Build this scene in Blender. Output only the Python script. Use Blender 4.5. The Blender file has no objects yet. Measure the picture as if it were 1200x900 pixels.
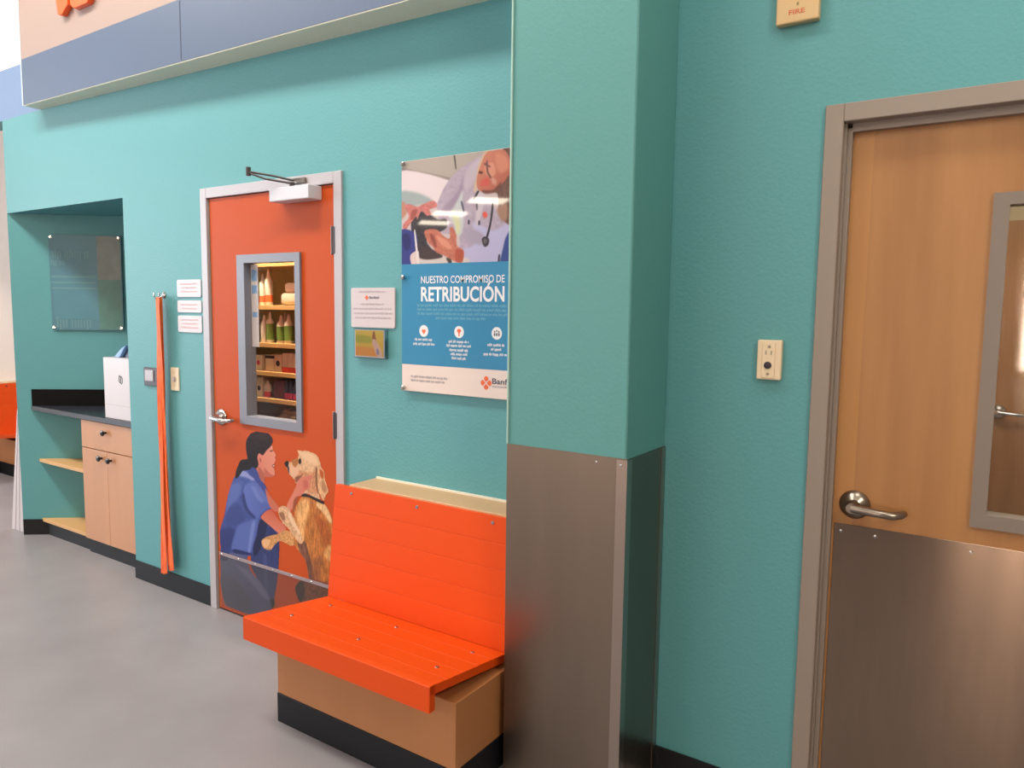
import bpy, bmesh, math, random
import numpy as np
from mathutils import Vector, Matrix

random.seed(7)
rng = np.random.default_rng(5)
sc = bpy.context.scene
COL = sc.collection
PI = math.pi

# ------------------------------------------------------------------ materials
def lin(c):
    return tuple(((v/255)/12.92 if v/255 <= .04045 else ((v/255+.055)/1.055)**2.4) for v in c)

MATS = {}
def mat(name, rgb, rough=.5, metal=0., spec=.5, var=0., vscale=6., bump=0., bscale=120., coat=0., coat_rough=.05,
        emit=None, emit_s=0., stretch=None, aniso=0., var2=None, alpha=1.):
    if name in MATS: return MATS[name]
    m = bpy.data.materials.new(name); m.use_nodes = True
    nt = m.node_tree; p = nt.nodes['Principled BSDF']
    base = (*lin(rgb), 1)
    p.inputs['Base Color'].default_value = base
    p.inputs['Roughness'].default_value = rough
    p.inputs['Metallic'].default_value = metal
    p.inputs['Specular IOR Level'].default_value = spec
    if coat:
        p.inputs['Coat Weight'].default_value = coat
        p.inputs['Coat Roughness'].default_value = coat_rough
    if emit:
        p.inputs['Emission Color'].default_value = (*lin(emit), 1)
        p.inputs['Emission Strength'].default_value = emit_s
    if alpha < 1: p.inputs['Alpha'].default_value = alpha
    if aniso:
        p.inputs['Anisotropic'].default_value = aniso; p.inputs['Anisotropic Rotation'].default_value = .25
        tg = nt.nodes.new('ShaderNodeCombineXYZ'); tg.inputs[0].default_value = 1.
        nt.links.new(tg.outputs[0], p.inputs['Tangent'])
    if var or bump:
        geo = nt.nodes.new('ShaderNodeNewGeometry')
        vec = geo.outputs['Position']
        if stretch:
            mp = nt.nodes.new('ShaderNodeMapping'); mp.inputs['Scale'].default_value = stretch
            nt.links.new(vec, mp.inputs[0]); vec = mp.outputs[0]
    if var:
        n = nt.nodes.new('ShaderNodeTexNoise'); n.inputs['Scale'].default_value = vscale; n.inputs['Detail'].default_value = 5
        nt.links.new(vec, n.inputs['Vector'])
        r = nt.nodes.new('ShaderNodeValToRGB')
        c2 = lin(var2) if var2 else tuple(min(1, v*(1+var)) for v in base[:3])
        c1 = tuple(v*(1-var) for v in base[:3])
        r.color_ramp.elements[0].position = .3; r.color_ramp.elements[1].position = .7
        r.color_ramp.elements[0].color = (*c1, 1); r.color_ramp.elements[1].color = (*c2, 1)
        nt.links.new(n.outputs['Fac'], r.inputs[0]); nt.links.new(r.outputs[0], p.inputs['Base Color'])
    if bump:
        n2 = nt.nodes.new('ShaderNodeTexNoise'); n2.inputs['Scale'].default_value = bscale; n2.inputs['Detail'].default_value = 3
        nt.links.new(geo.outputs['Position'], n2.inputs['Vector'])
        b = nt.nodes.new('ShaderNodeBump'); b.inputs['Strength'].default_value = bump; b.inputs['Distance'].default_value = .004
        nt.links.new(n2.outputs['Fac'], b.inputs['Height']); nt.links.new(b.outputs[0], p.inputs['Normal'])
    MATS[name] = m
    return m

def mat_wall_bands():
    """teal wall, blue stripe above 2.79 m, cream above 3.087 m"""
    m = bpy.data.materials.new('teal wall paint with blue stripe'); m.use_nodes = True
    nt = m.node_tree; p = nt.nodes['Principled BSDF']; p.inputs['Roughness'].default_value = .55
    geo = nt.nodes.new('ShaderNodeNewGeometry'); sp = nt.nodes.new('ShaderNodeSeparateXYZ')
    nt.links.new(geo.outputs['Position'], sp.inputs[0])
    mr = nt.nodes.new('ShaderNodeMapRange'); mr.inputs['From Max'].default_value = 5.
    nt.links.new(sp.outputs['Z'], mr.inputs['Value'])
    r = nt.nodes.new('ShaderNodeValToRGB'); cr = r.color_ramp; cr.interpolation = 'CONSTANT'
    cr.elements[0].position = 0; cr.elements[0].color = (*lin(TEAL), 1)
    cr.elements[1].position = 2.79/5; cr.elements[1].color = (*lin(BLUE), 1)
    e = cr.elements.new(3.087/5); e.color = (*lin(CREAM), 1)
    nt.links.new(mr.outputs[0], r.inputs[0]); nt.links.new(r.outputs[0], p.inputs['Base Color'])
    n2 = nt.nodes.new('ShaderNodeTexNoise'); n2.inputs['Scale'].default_value = 90; n2.inputs['Detail'].default_value = 3
    nt.links.new(geo.outputs['Position'], n2.inputs['Vector'])
    b = nt.nodes.new('ShaderNodeBump'); b.inputs['Strength'].default_value = .35; b.inputs['Distance'].default_value = .004
    nt.links.new(n2.outputs['Fac'], b.inputs['Height']); nt.links.new(b.outputs[0], p.inputs['Normal'])
    return m

def mat_glass(name, tint=(255,255,255), refl=.9, haze=0.):
    m = bpy.data.materials.new(name); m.use_nodes = True
    nt = m.node_tree; nt.nodes.clear()
    out = nt.nodes.new('ShaderNodeOutputMaterial'); mix = nt.nodes.new('ShaderNodeMixShader')
    tr = nt.nodes.new('ShaderNodeBsdfTransparent'); tr.inputs[0].default_value = (*lin(tint), 1)
    gl = nt.nodes.new('ShaderNodeBsdfGlossy'); gl.inputs['Roughness'].default_value = .04
    geo = nt.nodes.new('ShaderNodeNewGeometry'); dt = nt.nodes.new('ShaderNodeVectorMath'); dt.operation = 'DOT_PRODUCT'
    nt.links.new(geo.outputs['Normal'], dt.inputs[0]); nt.links.new(geo.outputs['Incoming'], dt.inputs[1])
    last = dt.outputs['Value']
    for op, v in (('ABSOLUTE', None), ('SUBTRACT', 1.), ('POWER', 5.), ('MULTIPLY_ADD', .95)):   # Schlick reflectance
        k = nt.nodes.new('ShaderNodeMath'); k.operation = op
        if op == 'SUBTRACT': k.inputs[0].default_value = 1.; nt.links.new(last, k.inputs[1])
        else:
            nt.links.new(last, k.inputs[0])
            if v is not None: k.inputs[1].default_value = v
            if op == 'MULTIPLY_ADD': k.inputs[2].default_value = .045
        last = k.outputs[0]
    mu = nt.nodes.new('ShaderNodeMath'); mu.operation = 'MULTIPLY'; mu.inputs[1].default_value = refl
    nt.links.new(last, mu.inputs[0]); nt.links.new(mu.outputs[0], mix.inputs[0])
    nt.links.new(tr.outputs[0], mix.inputs[1]); nt.links.new(gl.outputs[0], mix.inputs[2])
    last = mix
    if haze:
        df = nt.nodes.new('ShaderNodeBsdfDiffuse'); df.inputs[0].default_value = (*lin((190,185,180)), 1)
        m2 = nt.nodes.new('ShaderNodeMixShader'); m2.inputs[0].default_value = haze
        nt.links.new(mix.outputs[0], m2.inputs[1]); nt.links.new(df.outputs[0], m2.inputs[2]); last = m2
    nt.links.new(last.outputs[0], out.inputs[0])
    return m

def mat_paint(name, coat=0., rough=.5):
    """colour comes from the printed picture stored on the mesh"""
    m = bpy.data.materials.new(name); m.use_nodes = True
    nt = m.node_tree; p = nt.nodes['Principled BSDF']
    a = nt.nodes.new('ShaderNodeVertexColor'); a.layer_name = 'print'
    nt.links.new(a.outputs['Color'], p.inputs['Base Color'])
    p.inputs['Roughness'].default_value = rough; p.inputs['Specular IOR Level'].default_value = .15
    if coat:
        p.inputs['Coat Weight'].default_value = coat; p.inputs['Coat Roughness'].default_value = .03
    return m

# ------------------------------------------------------------------ mesh builders (world coordinates)
def new(): return bmesh.new()
def T3(bm, geom_verts, M):
    bmesh.ops.transform(bm, matrix=M, verts=geom_verts)

def box(bm, x0, x1, y0, y1, z0, z1, bev=0., seg=1):
    r = bmesh.ops.create_cube(bm, size=1)
    vs = r['verts']
    T3(bm, vs, Matrix.Translation(((x0+x1)/2, (y0+y1)/2, (z0+z1)/2)) @ Matrix.Diagonal((abs(x1-x0), abs(y1-y0), abs(z1-z0), 1)))
    if bev:
        es = list({e for v in vs for e in v.link_edges})
        bmesh.ops.bevel(bm, geom=es, offset=bev, segments=seg, affect='EDGES', profile=.5)
    return bm

def prism(bm, pts, d, bev=0., seg=1):
    """pts: list of 3D points of a planar polygon; d: extrusion vector"""
    d = Vector(d)
    a = [bm.verts.new(p) for p in pts]
    b = [bm.verts.new(Vector(p)+d) for p in pts]
    n = len(pts); fs = [bm.faces.new(a), bm.faces.new(b[::-1])]
    for i in range(n):
        fs.append(bm.faces.new((a[i], b[i], b[(i+1) % n], a[(i+1) % n])))
    bmesh.ops.recalc_face_normals(bm, faces=fs)
    if bev:
        es = list({e for f in fs for e in f.edges})
        bmesh.ops.bevel(bm, geom=es, offset=bev, segments=seg, affect='EDGES', profile=.5)
    return bm

def cyl(bm, p0, p1, r0, r1=None, n=20, caps=True):
    p0, p1 = Vector(p0), Vector(p1); d = p1-p0
    r1 = r0 if r1 is None else r1
    q = d.to_track_quat('Z', 'Y').to_matrix().to_4x4()
    r = bmesh.ops.create_cone(bm, cap_ends=caps, segments=n, radius1=r0, radius2=r1, depth=d.length)
    T3(bm, r['verts'], Matrix.Translation((p0+p1)/2) @ q)
    return bm

def lathe(bm, prof, org, axis='Z', n=24):
    """prof: list of (radius, height)"""
    rings = []
    M = {'Z': Matrix.Identity(3), '-Y': Matrix(((1,0,0),(0,0,-1),(0,1,0)))}[axis]
    for r, h in prof:
        rings.append([bm.verts.new(Vector(org) + M @ Vector((r*math.cos(2*PI*i/n), r*math.sin(2*PI*i/n), h))) for i in range(n)])
    fs = []
    for a, b in zip(rings, rings[1:]):
        for i in range(n): fs.append(bm.faces.new((a[i], a[(i+1) % n], b[(i+1) % n], b[i])))
    fs.append(bm.faces.new(rings[0][::-1])); fs.append(bm.faces.new(rings[-1]))
    bmesh.ops.recalc_face_normals(bm, faces=fs)
    return bm

def tube(bm, pts, rad, n=10, flat=1.):
    pts = [Vector(p) for p in pts]; rings = []
    for i, p in enumerate(pts):
        t = (pts[min(i+1, len(pts)-1)] - pts[max(i-1, 0)]).normalized()
        u = Vector((0, 0, 1)) if abs(t.z) < .9 else Vector((0, -1, 0))
        s = t.cross(u).normalized(); w = s.cross(t).normalized()
        r = rad[i] if isinstance(rad, (list, tuple)) else rad
        rings.append([bm.verts.new(p + s*r*math.cos(2*PI*k/n) + w*r*flat*math.sin(2*PI*k/n)) for k in range(n)])
    fs = []
    for a, b in zip(rings, rings[1:]):
        for k in range(n): fs.append(bm.faces.new((a[k], a[(k+1) % n], b[(k+1) % n], b[k])))
    fs.append(bm.faces.new(rings[0][::-1])); fs.append(bm.faces.new(rings[-1]))
    bmesh.ops.recalc_face_normals(bm, faces=fs)
    return bm

def disc(bm, x, y, z, r, n=24, sx=1.):
    bm.faces.new([bm.verts.new((x+sx*r*math.cos(-2*PI*i/n), y, z+r*math.sin(-2*PI*i/n))) for i in range(n)][::-1])
    return bm

def quad(bm, x0, x1, z0, z1, y):
    bm.faces.new([bm.verts.new(p) for p in ((x0,y,z0),(x1,y,z0),(x1,y,z1),(x0,y,z1))])
    return bm

def poly(bm, pts, y):
    bm.faces.new([bm.verts.new((p[0], y, p[1])) for p in pts]); return bm

# ------------------------------------------------------------------ objects
ORG = {}
def obj(name, bm, m, parent=None, smooth=False, label=None):
    o_ = Vector(ORG[parent]) if parent else Vector((0, 0, 0))
    if parent and o_.length: bmesh.ops.translate(bm, vec=-o_, verts=bm.verts[:])
    me = bpy.data.meshes.new(name); bm.to_mesh(me); bm.free()
    if smooth:
        for p in me.polygons: p.use_smooth = True
        try: me.set_sharp_from_angle(angle=math.radians(38))
        except Exception: pass
    me.materials.append(m)
    o = bpy.data.objects.new(name, me); COL.objects.link(o)
    if parent: o.parent = parent
    ORG[o] = tuple(o_)
    if label: o['label'] = label
    return o

def tag(o, label, cat, group=None, kind=None):
    o['label'] = label; o['category'] = cat
    if group: o['group'] = group
    if kind: o['kind'] = kind
    return o

def thing(name, loc, label, cat, group=None, kind=None):
    o = bpy.data.objects.new(name, None); COL.objects.link(o)
    o.empty_display_size = .1; o.location = loc; ORG[o] = tuple(loc)
    return tag(o, label, cat, group, kind)

def single(name, bm, m, loc, label, cat, group=None, kind=None, smooth=False):
    """a thing that is one mesh, its origin at its base"""
    bmesh.ops.translate(bm, vec=-Vector(loc), verts=bm.verts[:])
    o = obj(name, bm, m, smooth=smooth); o.location = loc; ORG[o] = tuple(loc)
    return tag(o, label, cat, group, kind)

def copy_tree(root, loc, rz=0., label=None):
    r = root.copy(); COL.objects.link(r); r.location = loc; r.rotation_euler = (0, 0, rz)
    if label: r['label'] = label
    for ch in list(root.children):
        c = ch.copy(); COL.objects.link(c); c.parent = r
        for g in list(ch.children):
            d = g.copy(); COL.objects.link(d); d.parent = c
    return r

# ------------------------------------------------------------------ lettering and prints
def text_bm(body, x0, x1, z0, h, y, bold=0., depth=0., plane='XZ'):
    """lettering fitted to x0..x1 with its baseline at z0 and capitals h tall, on the plane y, facing -Y"""
    cu = bpy.data.curves.new('lettering', 'FONT'); cu.body = body; cu.size = 1.; cu.offset = bold; cu.extrude = 0
    cu.resolution_u = 4
    o = bpy.data.objects.new('lettering', cu); COL.objects.link(o)
    bpy.context.view_layer.update()
    dg = bpy.context.evaluated_depsgraph_get()
    me = bpy.data.meshes.new_from_object(o.evaluated_get(dg))
    bpy.data.objects.remove(o); bpy.data.curves.remove(cu)
    bm = bmesh.new(); bm.from_mesh(me); bpy.data.meshes.remove(me)
    xs = [v.co.x for v in bm.verts]
    a, b = min(xs), max(xs)
    CAP = .70
    for v in bm.verts:
        v.co = Vector((x0+(v.co.x-a)*(x1-x0)/(b-a), y, z0+v.co.y*h/CAP))
    bmesh.ops.recalc_face_normals(bm, faces=bm.faces[:])
    for f in bm.faces:
        if f.normal.y > 0: f.normal_flip()
    if depth:
        r = bmesh.ops.extrude_face_region(bm, geom=bm.faces[:])
        bmesh.ops.translate(bm, vec=(0, -depth, 0), verts=[g for g in r['geom'] if isinstance(g, bmesh.types.BMVert)])
    return bm

def small_print(bm, x0, x1, z, h, y, seed=0, wide=.42):
    """a line of print too small to read: word-like runs of short strokes"""
    rr = random.Random(seed); x = x0; w = h*wide
    while x < x1-w:
        for _ in range(rr.randint(3, 8)):
            if x > x1-w: break
            up = rr.choice((0, 0, .25, -.2))
            quad(bm, x, x+w*.62, z+(min(0, up)*h), z+h*(.72+max(0, up)), y); x += w
        x += w*.9
    return bm

def mark(bm, cx, cz, r, y):
    """four rounded lobes set as a cross around a diamond"""
    for k in range(4):
        a = PI/2*k
        disc(bm, cx+r*.58*math.cos(a), y, cz+r*.58*math.sin(a), r*.42, 14)
    poly(bm, [(cx, cz-r*.62), (cx+r*.62, cz), (cx, cz+r*.62), (cx-r*.62, cz)], y-.0002)
    return bm

def smooth_closed(p, sub=5):
    n = len(p); out = []
    for i in range(n):
        p0, p1, p2, p3 = p[i-1], p[i], p[(i+1) % n], p[(i+2) % n]
        for k in range(sub):
            t = k/sub
            out.append(.5*((2*p1)+(p2-p0)*t+(2*p0-5*p1+4*p2-p3)*t*t+(3*p1-p0-3*p2+p3)*t**3))
    return np.array(out)

def blur(a, kx, kz):
    for ax, k in ((1, kx), (0, kz)):
        if k > 1:
            ker = np.ones(k)/k
            a = np.apply_along_axis(lambda v: np.convolve(np.pad(v, k, mode='edge'), ker, 'same')[k:-k], ax, a)
    return a

def paint(x0, x1, z0, z1, step, layers, y):
    """a printed picture: a fine flat grid whose points carry the inks (all sizes in mm)"""
    nx = int((x1-x0)/step)+1; nz = int((z1-z0)/step)+1
    gx = np.linspace(x0, x1, nx); gz = np.linspace(z0, z1, nz)
    X, Z = np.meshgrid(gx, gz)
    rgb = np.zeros((nz, nx, 3)); al = np.zeros((nz, nx))
    for pts, c, soft, o in layers:
        p = np.array(pts, float).reshape(-1, 2)
        if not o.get('raw'): p = smooth_closed(p)
        m = soft*1.5+2
        bx = (X[0] >= p[:, 0].min()-m) & (X[0] <= p[:, 0].max()+m); bz = (Z[:, 0] >= p[:, 1].min()-m) & (Z[:, 0] <= p[:, 1].max()+m)
        ix, iz = np.where(bx)[0], np.where(bz)[0]
        if not len(ix) or not len(iz): continue
        sl = (slice(iz[0], iz[-1]+1), slice(ix[0], ix[-1]+1))
        xs, zs = X[sl], Z[sl]
        ins = np.zeros(xs.shape, bool); dist = np.full(xs.shape, 1e9)
        for a, b in zip(p, np.roll(p, -1, 0)):
            d = b-a; L2 = max(d@d, 1e-9)
            t = np.clip(((xs-a[0])*d[0]+(zs-a[1])*d[1])/L2, 0, 1)
            dist = np.minimum(dist, (xs-a[0]-t*d[0])**2+(zs-a[1]-t*d[1])**2)
            if a[1] != b[1]:
                ins ^= ((a[1] > zs) != (b[1] > zs)) & (xs < (b[0]-a[0])*(zs-a[1])/(b[1]-a[1])+a[0])
        sd = np.sqrt(dist)*np.where(ins, 1, -1)
        w = np.clip(.5+sd/(1.4*soft), 0, 1); w = w*w*(3-2*w)
        col = np.ones(xs.shape+(3,))*np.array(c, float)
        if 'g' in o:
            gx_, gz_, c2 = o['g']; u = xs*gx_+zs*gz_
            pu = p[:, 0]*gx_+p[:, 1]*gz_
            t = np.clip((u-pu.min())/(np.ptp(pu)+1e-6), 0, 1)[..., None]
            col = col*(1-t)+np.array(c2, float)*t
        if 'n' in o:
            nz_ = blur(rng.random(xs.shape), *o.get('nk', (3, 3))); nz_ = (nz_-nz_.mean())/(nz_.std()+1e-6)
            col = col*(1+o['n']*.45*np.clip(nz_, -2, 2))[..., None]
        w3 = w[..., None]
        A0 = al[sl][..., None]
        rgb[sl] = np.where(A0 > 0, rgb[sl]*(1-w3)+col*w3, np.where(w3 > 0, col, rgb[sl]))
        al[sl] = np.maximum(al[sl], w)
    rgb = np.clip(rgb, 0, 255)/255
    L = np.where(rgb <= .04045, rgb/12.92, ((rgb+.055)/1.055)**2.4)
    keep = al > .45
    fk = keep[:-1, :-1] & keep[1:, :-1] & keep[:-1, 1:] & keep[1:, 1:]
    idx = np.arange(nz*nx).reshape(nz, nx)
    q = np.stack([idx[:-1, :-1], idx[:-1, 1:], idx[1:, 1:], idx[1:, :-1]], -1)[fk]
    used = np.unique(q); remap = -np.ones(nz*nx, int); remap[used] = np.arange(len(used))
    V = np.stack([X.ravel()/1000, np.full(nz*nx, y), Z.ravel()/1000], -1)[used]
    C = np.concatenate([L.reshape(-1, 3), np.ones((nz*nx, 1))], 1)[used]
    return V, remap[q], C

def print_obj(name, data, m, parent, label=None):
    V, F, C = data
    V = V - np.array(ORG[parent])
    me = bpy.data.meshes.new(name); me.from_pydata(V.tolist(), [], F.tolist())
    at = me.color_attributes.new('print', 'FLOAT_COLOR', 'POINT')
    at.data.foreach_set('color', C.astype(np.float32).ravel())
    me.materials.append(m)
    o = bpy.data.objects.new(name, me); COL.objects.link(o); o.parent = parent; ORG[o] = ORG[parent]
    if label: o['label'] = label
    return o

# printed pictures: outlines in mm on the wall, ink colour, edge softness
WOMAN_AND_DOG=[
([331,340,362,445,396,545,436,563,487,526,554,492,556,458,546,336,530,235,516,186,502,136,475,118,451,182,390,228,338,276],(44,50,96),4,{'g':(0,-1,(62,72,118)),'n':0.12,'nk':(1,9)}),
([429,353,456,359,459,184,434,214],(66,76,124),8,{}),
([386,502,436,552,461,521,432,435,376,354,346,378],(34,38,74),6,{}),
([84,345,174,357,304,340,303,322,333,263,408,220,476,165,495,134,492,104,456,66,366,41,256,23,152,22,100,47,81,136],(88,92,128),4,{'g':(1,-0.6,(76,82,118)),'n':0.02,'nk':(6,6)}),
([81,185,206,188,297,135,322,57,200,34,114,44,83,99],(78,80,104),26,{}),
([209,267,319,260,416,204,467,151,414,151,318,212],(104,108,150),22,{}),
([87,328,154,329,143,284,87,272],(52,56,92),8,{}),
([480,148,511,155,510,120,488,109],(40,42,50),4,{}),
([351,805,408,768,459,718,487,671,494,621,476,593,419,554,397,513,380,452,352,400,336,343,197,332,94,326,78,421,119,513,152,620,202,719,250,763,315,788],(76,92,158),4,{'g':(-0.5,-1,(58,70,130)),'n':0.1,'nk':(3,3)}),
([82,422,164,460,211,445,170,365,130,321,90,325],(50,60,114),20,{}),
([192,692,266,702,245,629,168,569,138,528,155,615],(88,104,168),20,{}),
([148,542,244,593,297,531,240,486,146,481],(60,72,132),22,{}),
([240,486,333,525,396,548,356,412,327,359,254,351,179,349,200,419],(84,100,166),14,{}),
([341,503,372,520,327,359,309,362],(106,122,184),9,{}),
([198,352,327,357,332,346,201,332],(40,46,90),4,{}),
([295,695,348,723,401,722,452,678,494,616,476,593,419,554,373,553,320,582,286,635],(92,108,176),4,{'g':(1,0,(78,92,160))}),
([287,659,317,587,373,553,358,541,298,572,271,633],(50,60,112),12,{}),
([348,702,401,699,446,654,425,633,382,655],(106,120,184),16,{}),
([414,568,483,613,493,605,422,552],(60,70,130),3,{}),
([274,777,333,763,374,747,362,733,310,743,257,746],(136,142,194),9,{}),
([357,814,393,793,421,754,464,717,490,650,462,679,420,710,370,746,326,769],(62,72,136),8,{}),
([376,723,434,693,480,648,461,636,404,670],(92,106,170),14,{}),
([456,706,491,678,547,640,560,614,524,603,483,629],(186,104,84),4,{}),
([336,838,291,835,264,824,245,798,227,766,220,733,232,727,261,751,282,772,319,781,353,797,369,823],(30,22,26),4,{'n':0.3,'nk':(2,5)}),
([402,875,440,879,469,901,502,924,517,930,523,908,543,885,535,871,540,859,527,838,524,824,533,804,527,780,495,768,458,766,453,734,421,749,407,776,392,802],(196,116,98),3,{'g':(1,0.4,(212,138,118))}),
([409,809,451,781,453,739,421,749,406,775],(166,92,76),6,{}),
([452,810,494,787,522,782,494,768,458,768],(178,98,82),6,{}),
([406,873,425,873,442,849,432,824,414,831],(204,122,106),3,{}),
([417,858,430,847,425,833,418,841],(150,78,70),3,{}),
([511,831,531,839,528,823,515,822],(132,50,48),2,{}),
([517,830,529,834,528,828,517,826],(226,196,186),1.5,{}),
([497,900,520,907,522,904,500,896],(60,36,34),2,{}),
([312,893,315,932,346,968,392,986,436,995,480,990,515,967,520,945,500,921,470,898,442,872,414,878,400,855,408,823,388,799,350,809,327,832,316,860],(28,20,24),4,{'g':(0,1,(44,30,32)),'n':0.25,'nk':(3,3)}),
([392,968,450,979,485,969,471,953,413,952],(52,38,40),10,{}),
([419,561,490,609,547,573,604,538,588,499,550,499,491,523,443,542],(188,92,72),3,{'g':(0,-1,(204,124,102))}),
([562,462,518,434,488,405,440,402,419,427,432,450,485,475,537,492,571,510,613,526,670,519,686,483,644,453],(196,142,92),4,{'n':0.2,'nk':(2,2)}),
([423,436,459,455,484,445,466,413,436,410],(214,168,124),6,{}),
([672,563,663,607,685,662,719,704,772,716,824,711,874,701,911,667,942,610,965,525,976,394,980,215,972,123,851,82,794,170,764,302,739,399,693,436,660,477],(190,122,66),5,{'n':0.22,'nk':(2,9),'g':(1,0,(168,98,48))}),
([719,690,771,698,770,643,743,575,727,480,701,484,689,565,684,629],(214,160,104),16,{'n':0.2,'nk':(2,9)}),
([836,704,887,689,923,629,911,613,861,658,823,679],(216,176,128),10,{'n':0.15,'nk':(2,6)}),
([809,632,873,615,916,560,934,474,896,467,846,548],(160,88,44),20,{'n':0.2,'nk':(2,9)}),
([896,503,940,507,952,456,920,427,870,453],(206,150,92),16,{'n':0.15,'nk':(2,6)}),
([687,482,741,492,766,441,804,357,816,286,776,277,745,391,706,434],(112,74,62),10,{'n':0.25,'nk':(2,9)}),
([792,401,857,441,842,320,854,258,808,248],(150,92,58),16,{'n':0.2,'nk':(2,9)}),
([664,256,706,297,770,317,856,324,917,321,931,237,854,186,752,167,696,187,678,211],(124,74,56),8,{'n':0.22,'nk':(3,5)}),
([664,256,702,293,730,279,729,223,704,189,676,211],(64,50,50),9,{}),
([697,927,720,928,760,932,802,928,831,919,849,896,859,867,839,847,832,806,840,745,849,710,798,720,759,728,719,708,703,761,677,767,674,779,637,801,621,820,613,834,601,851,622,868,643,864,683,879,698,892,702,906],(208,166,130),4,{'n':0.12,'nk':(2,3)}),
([702,829,774,829,826,845,825,805,837,744,772,734,733,765,694,778],(190,134,98),14,{'n':0.15,'nk':(2,4)}),
([710,920,776,926,827,908,827,876,762,882,723,899],(220,182,146),14,{}),
([631,838,682,863,702,838,695,810,667,794,641,807,627,821],(214,168,138),7,{}),
([656,873,696,889,703,870,682,844,662,851],(166,106,62),8,{}),
([620,843,635,838,635,806,626,819],(70,48,48),4,{}),
([677,794,714,808,735,820,701,783,684,769],(132,82,66),6,{}),
([600,852,620,869,635,862,628,842,614,835],(40,26,26),3,{}),
([708,886,718,890,723,876,718,864,708,863,703,874],(40,28,26),4,{}),
([826,854,839,878,859,867,878,848,884,813,905,763,889,738,872,711,851,726,834,761,827,805],(206,160,120),4,{'n':0.18,'nk':(2,5)}),
([847,855,869,849,874,821,860,814,849,830],(176,86,40),7,{}),
([821,858,831,855,829,805,837,744,827,752,819,804],(120,76,56),5,{}),
([863,806,885,787,893,761,875,750,860,774],(172,122,90),8,{}),
([613,650,662,723,685,760,709,789,734,804,764,812,793,821,794,810,777,789,783,772,770,752,746,737,722,713,692,697,650,631,629,627],(204,126,108),4,{'g':(1,0,(196,112,96))}),
([734,783,760,791,766,761,740,748],(182,98,84),7,{}),
([665,681,699,705,677,647,656,611],(150,80,52),6,{}),
([712,707,739,725,773,724,824,716,876,708,869,694,823,701,772,711,732,709],(46,36,42),3,{}),
([550,600,560,632,595,644,630,632,656,606,682,564,708,532,728,499,707,476,661,505,627,531,593,549,567,568],(206,164,128),5,{'n':0.15,'nk':(2,3)}),
([556,599,588,609,601,578,580,570],(146,100,78),7,{}),
([629,620,662,584,708,532,702,521,662,551,628,588],(224,188,156),6,{}),
]
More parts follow.
